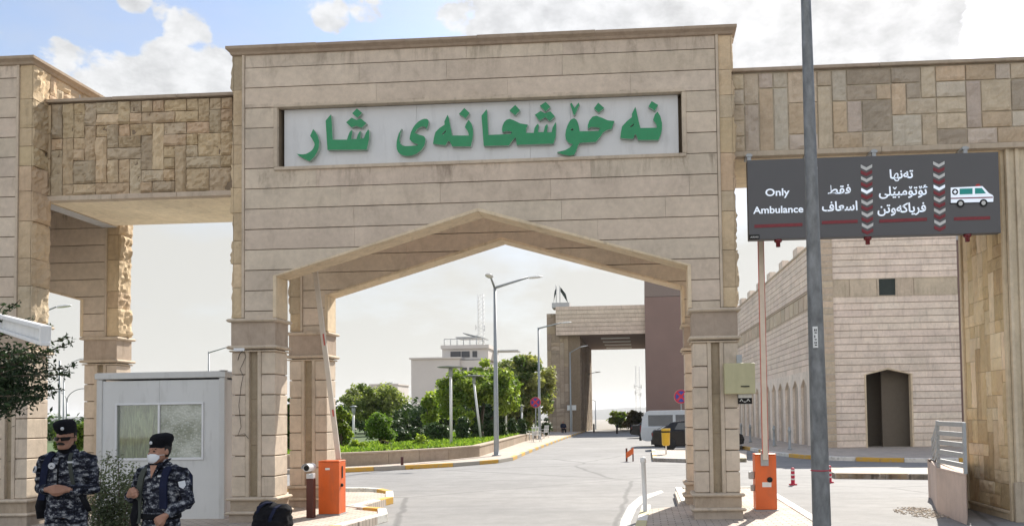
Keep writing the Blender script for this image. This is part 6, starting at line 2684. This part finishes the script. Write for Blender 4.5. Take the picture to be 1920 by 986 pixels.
def person(label, loc, rz, scale, arms, legs, head_yaw, head_pitch, head_scale, shirt, trousers, group, voxel=.005, dz=0.0, fine=True):
    root = thing('person', loc, label, 'person', group, rz)
    root.scale = (scale,) * 3
    xf = Matrix.Translation((0, -.012, 1.492 + dz)) @ Matrix.Rotation(head_yaw, 4, 'Z') @ Matrix.Rotation(head_pitch, 4, 'X') @ Matrix.Scale(head_scale, 4)
    b = MB()
    t = MB()
    t.loft([(0, yc, z, rx, ry) for z, rx, ry, yc in HEAD], 24)
    # nose, brow, cheeks, ears, chin
    t.tube([(0, -.094, .128), (0, -.113, .1), (0, -.122, .088)], [.007, .0105, .0125], 8)
    t.ball((.011, -.108, .086), (.0075, .009, .007), n=8)
    t.ball((-.011, -.108, .086), (.0075, .009, .007), n=8)
    t.tube([(-.038, -.083, .135), (0, -.097, .133), (.038, -.083, .135)], [.009, .01, .009], 8)
    t.tube([(-.02, -.098, .052), (0, -.103, .051), (.02, -.098, .052)], [.005, .007, .005], 8)
    t.ball((0, -.083, .014), (.018, .014, .014), n=8)
    for s_ in (-1, 1):
        t.ball((s_ * .075, .012, .105), (.009, .02, .031), n=10)
        t.ball((s_ * .042, -.07, .088), (.018, .018, .014), n=8)
    b.add([xf @ Vector(v) for v in t.V], t.F, 0, (.5, .5, .5), True)
    b.tube([(0, .012, 1.4 + dz), (0, .008, 1.48 + dz), tuple(xf @ Vector((0, .012, .07)))], [.064, .056, .057], 14)
    b.loft([(x, y, z + dz, rx * .86, ry * .84) for x, y, z, rx, ry in TORSO[:-1]], 20)
    for s_, (sh, el, wr, hd, hn, curl, tside) in arms:
        b.tube([sh, el, wr], [.048, .04, .027], 10)
        hand(b, wr, hd, hn, tside, curl)
    for hip, kn, an in legs:
        b.tube([hip, kn, an], [.08, .055, .04], 12)
        b.tube([Vector(an) + Vector((0, .03, -.05)), Vector(an) + Vector((0, -.06, -.06)), Vector(an) + Vector((0, -.15, -.068))], [.035, .035, .025], 8)
    body = b.build('body', MT['skin'], root, local=True)
    remesh(body, voxel, 2)
    j = MB()
    j.loft([(x, y, z + dz, rx, ry) for x, y, z, rx, ry in TORSO], 26)
    for s_, (sh, el, wr, hd, hn, curl, tside) in arms:
        sh, el, wr = Vector(sh), Vector(el), Vector(wr)
        j.tube([sh + (sh - el).normalized() * .02 - Vector((s_ * .07, 0, -.0)), sh, sh.lerp(el, .5), el, el.lerp(wr, .5), wr + (el - wr).normalized() * .015], [.07, .078, .072, .064, .058, .046], 14)
    jo = j.build('jacket', shirt, root, local=True)
    remesh(jo, .011 if fine else .03, 3, (.011, 11.0) if fine else None)
    tr = MB()
    tr.loft([(x, y, z + dz, rx * .985, ry * .985) for x, y, z, rx, ry in TORSO[:3]], 24)
    for hip, kn, an in legs:
        hip, kn, an = Vector(hip), Vector(kn), Vector(an)
        tr.tube([hip + Vector((0, 0, .05)), hip, hip.lerp(kn, .55), kn, kn.lerp(an, .5), an + Vector((0, 0, .02))], [.095, .1, .088, .075, .072, .064], 14)
    to = tr.build('trousers', trousers, root, local=True)
    remesh(to, .012 if fine else .03, 3, (.009, 9.0) if fine else None)
    for hip, kn, an in legs:
        m = MB()
        a = Vector(an)
        m.tube([a + Vector((0, .0, .14)), a + Vector((0, .01, .02)), a + Vector((0, .02, -.05))], [.06, .056, .052], 12)
        m.tube([a + Vector((0, .05, -.05)), a + Vector((0, -.06, -.045)), a + Vector((0, -.17, -.055))], [.045, .048, .036], 12, flat=.8)
        bo = m.build('boot', MT['blackcloth'], root, local=True)
        remesh(bo, .012, 3)
    return root, xf


def beret(root, xf, tilt, badge_x, lean):
    pv = Matrix.Translation((0, 0, .185))
    xr = xf @ pv @ Matrix.Rotation(tilt, 4, 'Y') @ Matrix.Rotation(R(4), 4, 'X') @ pv.inverted()
    m = MB()
    patch(m, [(.152, -180, 180), (.172, -180, 180), (.19, -180, 180)], .007, xr, .007, 36)
    t = MB()
    rings = []
    for z, r in ((.166, .95), (.19, 1.02), (.215, 1.08), (.245, 1.07), (.27, .93), (.284, .58), (.288, .12)):
        rings.append((lean * (z - .17) * 1.2, .006, z, .08 * r, .104 * r))
    t.loft(rings, 28)
    m.add([xr @ Vector(v) for v in t.V], t.F, 0, (.5, .5, .5), True)
    be = m.build('beret', MT['blackcloth'], root, local=True)
    remesh(be, .006, 2, (.004, 14))
    m = MB()
    c = xr @ Vector((badge_x, -.118, .212))
    m.lathe([(.017, 0), (.016, .004), (.008, .006)], tuple(c), 12, axis='y')
    m.build('beret_badge', MT['patch'], be, local=True)
    return be


def hair(root, xf):
    m = MB()
    patch(m, [(.055, 105, 255), (.09, 92, 268), (.125, 84, 276), (.165, 80, 280)], .005, xf, .008, 24)
    m.build('hair', MT['hair'], root, local=True)


def eyes(root, xf):
    for s_ in (-1, 1):
        m = MB()
        p = xf @ Vector((s_ * .031, -.089, .117))
        m.ball(tuple(p), (.0125, .008, .006), n=10)
        m.build('eye', MT['black'], root, local=True)
        m = MB()
        patch(m, [(.134, s_ * 12, s_ * 38), (.142, s_ * 14, s_ * 42)], .004, xf, .004, 6)
        m.build('eyebrow', MT['hair'], root, local=True)


legs_std = (((-.095, 0, .86), (-.1, -.01, .48), (-.11, .02, .1)), ((.095, 0, .86), (.1, -.01, .48), (.115, .0, .1)))
# first guard
G1 = at(126, 900, 7.5)
arms1 = ((-1, ((-.195, .0, 1.395), (-.25, .02, 1.11), (-.045, -.215, 1.125), (.95, -.2, .02), (.1, .95, -.1), .55, -1)),
         (1, ((.195, .0, 1.395), (.245, .0, 1.1), (.115, -.2, 1.12), (-.9, -.35, .1), (-.2, .9, -.1), .6, 1)))
g1, xf = person('uniformed guard in dark sunglasses and black beret with hands clasped at the belt', (G1.x, 7.5, 0), R(6), 1.0, arms1, legs_std, R(4), R(4), 1.04, MT['camo'], MT['camo'], 'guards by the booth')
beret(g1, xf, R(-7), .03, -.12)
hair(g1, xf)
m = MB()
for s_ in (-1, 1):
    patch(m, [(.094, s_ * 9, s_ * 44), (.1, s_ * 6, s_ * 50), (.118, s_ * 5, s_ * 54), (.127, s_ * 6, s_ * 54)], .018, xf, .004, 8)
patch(m, [(.117, -9, 9), (.124, -9, 9)], .02, xf, .004, 6)
for s_ in (-1, 1):
    patch(m, [(.114, s_ * 52, s_ * 95), (.12, s_ * 52, s_ * 95)], .014, xf, .005, 6)
m.build('sunglasses', plain('sunglass_lens', (.006, .004, .004), .35, var=0, spec=.2), g1, local=True)
m = MB()
patch(m, [(.054, -26, 26), (.062, -30, 30), (.072, -22, 22), (.078, -12, 12)], .013, xf, .01, 12)
m.build('moustache', MT['hair'], g1, local=True)
m = MB()
patch(m, [(-.0, -180, 180), (.012, -180, 180)], .01, xf, .01, 24)
m.lathe([(.075, -.06), (.079, -.03), (.078, .0), (.072, .04), (.06, .05)], (0, .0, 1.495), 20)
m.build('neck_warmer', MT['blackcloth'], g1, local=True)
m = MB()
zz = [1.46, 1.42, 1.36, 1.28, 1.2, 1.1, 1.02]
ribbon(m, [(-.105 - .01 * k, torso_y(z, -.105, .02) if k else -.06, z) for k, z in enumerate(zz)], .062, .014)
m.build('vest_strap', MT['navycloth'], g1, local=True)
m = MB()
ribbon(m, [(.075 + .012 * k, torso_y(z, .08 + .012 * k, .02) if k else -.06, z) for k, z in enumerate(zz[:6])], .034, .01)
m.build('rifle_sling', MT['greystrap'], g1, local=True)
m = MB()
ribbon(m, [(0, torso_y(z, 0, .014), z) for z in zz[1:]], .012, .008)
m.build('zip', MT['blackcloth'], g1, local=True)
m = MB()
m.tube([(-.235, .02, 1.05), (-.245, .01, .95), (-.235, .0, .83)], [.05, .06, .045], 10, flat=.7)
ho = m.build('holster', MT['blackcloth'], g1, local=True)
m = MB()
m.tube([(.2, -.12, 1.06), (.235, -.1, .98), (.26, -.08, .9)], [.022, .026, .02], 8)
m.build('rifle_grip', MT['blackcloth'], g1, local=True)
m = MB()
octo = [(.036 * math.cos(R(22.5 + 45 * k)), .036 * math.sin(R(22.5 + 45 * k))) for k in range(8)]
m.prism_y(octo, -.006, .006)
pa = m.build('sleeve_patch', MT['patch'], g1, local=True)
pa.location = (-.262, -.072, 1.31)
pa.rotation_euler = (R(-12), R(0), R(-42))
m = MB()
m.lathe([(.014, .008), (.02, .008), (.02, .009), (.014, .009)], (0, 0, 0), 10, axis='y')
m.build('patch_emblem', MT['greystrap'], pa, local=True)
m = MB()
m.lathe([(.031, -.003), (.031, .006)], (-.062, torso_y(1.345, -.062, .02), 1.345), 18, axis='y', smooth=False)
pc = m.build('chest_patch', MT['patch'], g1, local=True)
m = MB()
m.prism_y([(-.078, 1.332), (-.062, 1.35), (-.046, 1.332), (-.062, 1.342)], torso_y(1.345, -.062, .02) - .009, torso_y(1.345, -.062, .02) - .005)
m.build('patch_emblem', MT['navycloth'], pc, local=True)
m = MB()
m.box(.075, .125, torso_y(1.375, .1, .026), torso_y(1.375, .1, .01), 1.368, 1.385)
m.build('name_tape', MT['patch'], g1, local=True)

# second guard
G2 = at(303, 900, 7.0)
arms2 = ((-1, ((-.195, .0, 1.395), (-.3, .0, 1.13), (-.185, -.2, 1.2), (.75, -.45, .35), (.2, .85, .1), 1.1, -1)),
         (1, ((.2, .0, 1.395), (.275, .03, 1.12), (.16, -.14, .995), (-.6, -.35, -.5), (-.3, .8, -.2), .7, 1)))
g2p, xf = person('uniformed guard in a white face mask and black beret gripping his backpack strap', (G2.x, 7.0, 0), R(-8), .925, arms2, legs_std, R(-14), R(2), 1.02, MT['camo'], MT['camo'], 'guards by the booth')
beret(g2p, xf, R(7), .03, .2)
hair(g2p, xf)
eyes(g2p, xf)
m = MB()
patch(m, [(.004, -40, 40), (.02, -58, 58), (.05, -66, 66), (.075, -60, 60), (.092, -40, 40), (.097, -14, 14)], .013, xf, .004, 18, 0, (.5, .5, .5), lambda z, a: .016 * max(0, math.cos(a * 1.6)) * max(0, 1 - abs(z - .07) / .06))
mk = m.build('face_mask', MT['mask'], g2p, local=True)
m = MB()
for s_ in (-1, 1):
    patch(m, [(.078, s_ * 58, s_ * 88), (.082, s_ * 58, s_ * 88)], .008, xf, .003, 6)
m.build('ear_loop', MT['mask'], mk, local=True)
m = MB()   # open collar
for s_ in (-1, 1):
    ribbon(m, [(s_ * .075, .02, 1.52), (s_ * .07, -.05, 1.512), (s_ * .045, -.1, 1.45), (s_ * .02, -.135, 1.37)], .05, .01, (s_ * .7, -.3, .5))
m.build('collar', MT['camo'], g2p, local=True)
m = MB()
vn = [(-.038, 1.475), (.038, 1.475), (.0, 1.35)]
m.add([(x, torso_y(min(z, 1.44), x, .017), z) for x, z in vn] + [(0, torso_y(1.43, 0, .02), 1.43)], [(0, 2, 3), (3, 2, 1), (0, 3, 1)])
m.build('open_neck', MT['skin'], g2p, local=True)
m = MB()
ribbon(m, [(.13 - .002 * k, torso_y(z, .13, .024) if k else -.05, z) for k, z in enumerate([1.455, 1.42, 1.36, 1.28, 1.2, 1.12, 1.06])], .075, .02)
m.build('backpack_strap', MT['navycloth'], g2p, local=True)
m = MB()
ribbon(m, [(-.105 - .008 * k, torso_y(z, -.11, .022) if k else -.05, z) for k, z in enumerate([1.455, 1.42, 1.36, 1.28, 1.2, 1.12, 1.02, .92])], .06, .014)
m.build('rifle_sling', MT['greystrap'], g2p, local=True)
m = MB()
m.loft([(0, 0, .955, .19, .138), (0, 0, .965, .196, .144), (0, 0, 1.0, .194, .142), (0, 0, 1.01, .186, .136)], 28)
m.build('belt', MT['blackcloth'], g2p, local=True)
m = MB()
m.tube([(-.17, -.12, 1.15), (-.19, -.13, .98), (-.2, -.1, .8)], [.035, .045, .03], 8, flat=.6)
m.build('rifle', MT['blackcloth'], g2p, local=True)
m = MB()
m.loft([(0, .2, 1.02, .14, .07), (0, .21, 1.06, .155, .085), (0, .21, 1.35, .15, .085), (0, .19, 1.43, .11, .06)], 16, sq=3.5)
m.build('backpack', MT['navycloth'], g2p, local=True)
m = MB()
m.prism_y([(-.03, .035), (-.03, -.012), (0, -.042), (.03, -.012), (.03, .035)][::-1], -.006, .006)
pa = m.build('sleeve_patch', MT['patch'], g2p, local=True)
pa.location = (.27, -.05, 1.285)
pa.rotation_euler = (R(-8), R(-12), R(38))
m = MB()
m.box(.065, .095, torso_y(1.37, .08, .024), torso_y(1.37, .08, .01), 1.365, 1.38)
m.build('name_tape', MT['patch'], g2p, local=True)

# someone sitting at the foot of the far stone tower
far = at(1056, 806, 77)
arms3 = ((-1, ((-.19, 0, .92), (-.26, -.1, .68), (-.12, -.34, .58), (.3, -.8, -.2), (0, 0, -1), .4, 1)), (1, ((.19, 0, .92), (.26, -.1, .68), (.12, -.34, .58), (-.3, -.8, -.2), (0, 0, -1), .4, -1)))
legs3 = (((-.1, -.02, .45), (-.13, -.42, .46), (-.13, -.42, .1)), ((.1, -.02, .45), (.13, -.42, .46), (.13, -.42, .1)))
g3, xf = person('tiny seated figure in dark blue at the foot of the distant stone tower', (far.x, 77, .0), R(20), 1.0, arms3, legs3, 0, 0, 1.0, MT['navycloth'], MT['blackcloth'], None, .012, -.47, False)
hair(g3, xf)
m = MB()
c = Vector((far.x, 77, 0))
m.box(c.x - .2, c.x + .2, 76.85, 77.2, .37, .41)
for sx in (-.17, .15):
    for sy in (-.12, .17):
        m.box(c.x + sx, c.x + sx + .03, 77 + sy, 77 + sy + .03, 0, .37)
tag(m.build('stool', MT['brownpost']), 'small stool under the seated figure by the stone tower', 'stool')

# black rucksack leaning on the gate pier
RY_ = 11.85
rc = at(511, 960, RY_)
bag = thing('rucksack', (rc.x, RY_, .0), 'bulky black rucksack standing against the foot of the gate pier', 'bag')
zt = at(512, 942, RY_).z
m = MB()
m.loft([(0, .02, .0, .2, .15), (0, .02, .03, .26, .19), (-.01, .02, .18, .285, .2), (.0, .02, .34, .275, .18), (.01, .03, zt - .08, .25, .14), (.02, .04, zt - .03, .19, .09), (.02, .05, zt - .015, .12, .05)], 26, sq=2.8)
m.ball((-.1, .03, zt - .05), (.13, .1, .09))
m.ball((.2, -.02, zt - .12), (.09, .1, .07))
m.ball((-.12, -.14, .2), (.13, .08, .15))
m.ball((.13, -.13, .17), (.12, .08, .14))
bo = m.build('bag_body', MT['blackcloth'], bag, local=True)
remesh(bo, .014, 3, (.02, 8))
m = MB()
ribbon(m, [(-.19, -.1, .33), (-.15, -.14, .45), (-.08, -.06, zt + .01), (.0, .0, zt - .0)], .05, .014, (1, .3, 0))
ribbon(m, [(.02, -.17, .12), (.05, -.17, .3), (.1, -.12, .44), (.14, -.03, zt - .03)], .05, .014)
m.build('shoulder_strap', MT['navycloth'], bag, local=True)

# ------------------------------------------------------------------ dusty air
def haze():
    me = bpy.data.meshes.new('haze')
    bm = bmesh.new()
    bmesh.ops.create_cube(bm, size=1)
    for v in bm.verts:
        v.co = Vector((v.co.x * 14000, v.co.y * 14000, -34 + (v.co.z + .5) * 140))
    bm.to_mesh(me)
    bm.free()
    mt = bpy.data.materials.new('haze_air')
    mt.use_nodes = True
    nt = mt.node_tree
    nt.nodes.clear()
    out = nt.nodes.new('ShaderNodeOutputMaterial')
    v = nt.nodes.new('ShaderNodeVolumePrincipled')
    v.inputs['Color'].default_value = (.93, .95, 1.0, 1)
    v.inputs['Density'].default_value = .00011
    v.inputs['Anisotropy'].default_value = .35
    nt.links.new(v.outputs[0], out.inputs['Volume'])
    me.materials.append(mt)
    o = bpy.data.objects.new('haze', me)
    COL.objects.link(o)
    tag(o, kind='stuff')


if True:
    haze()
S.cycles.volume_bounces = 0
S.cycles.diffuse_bounces = 8
S.cycles.max_bounces = 14
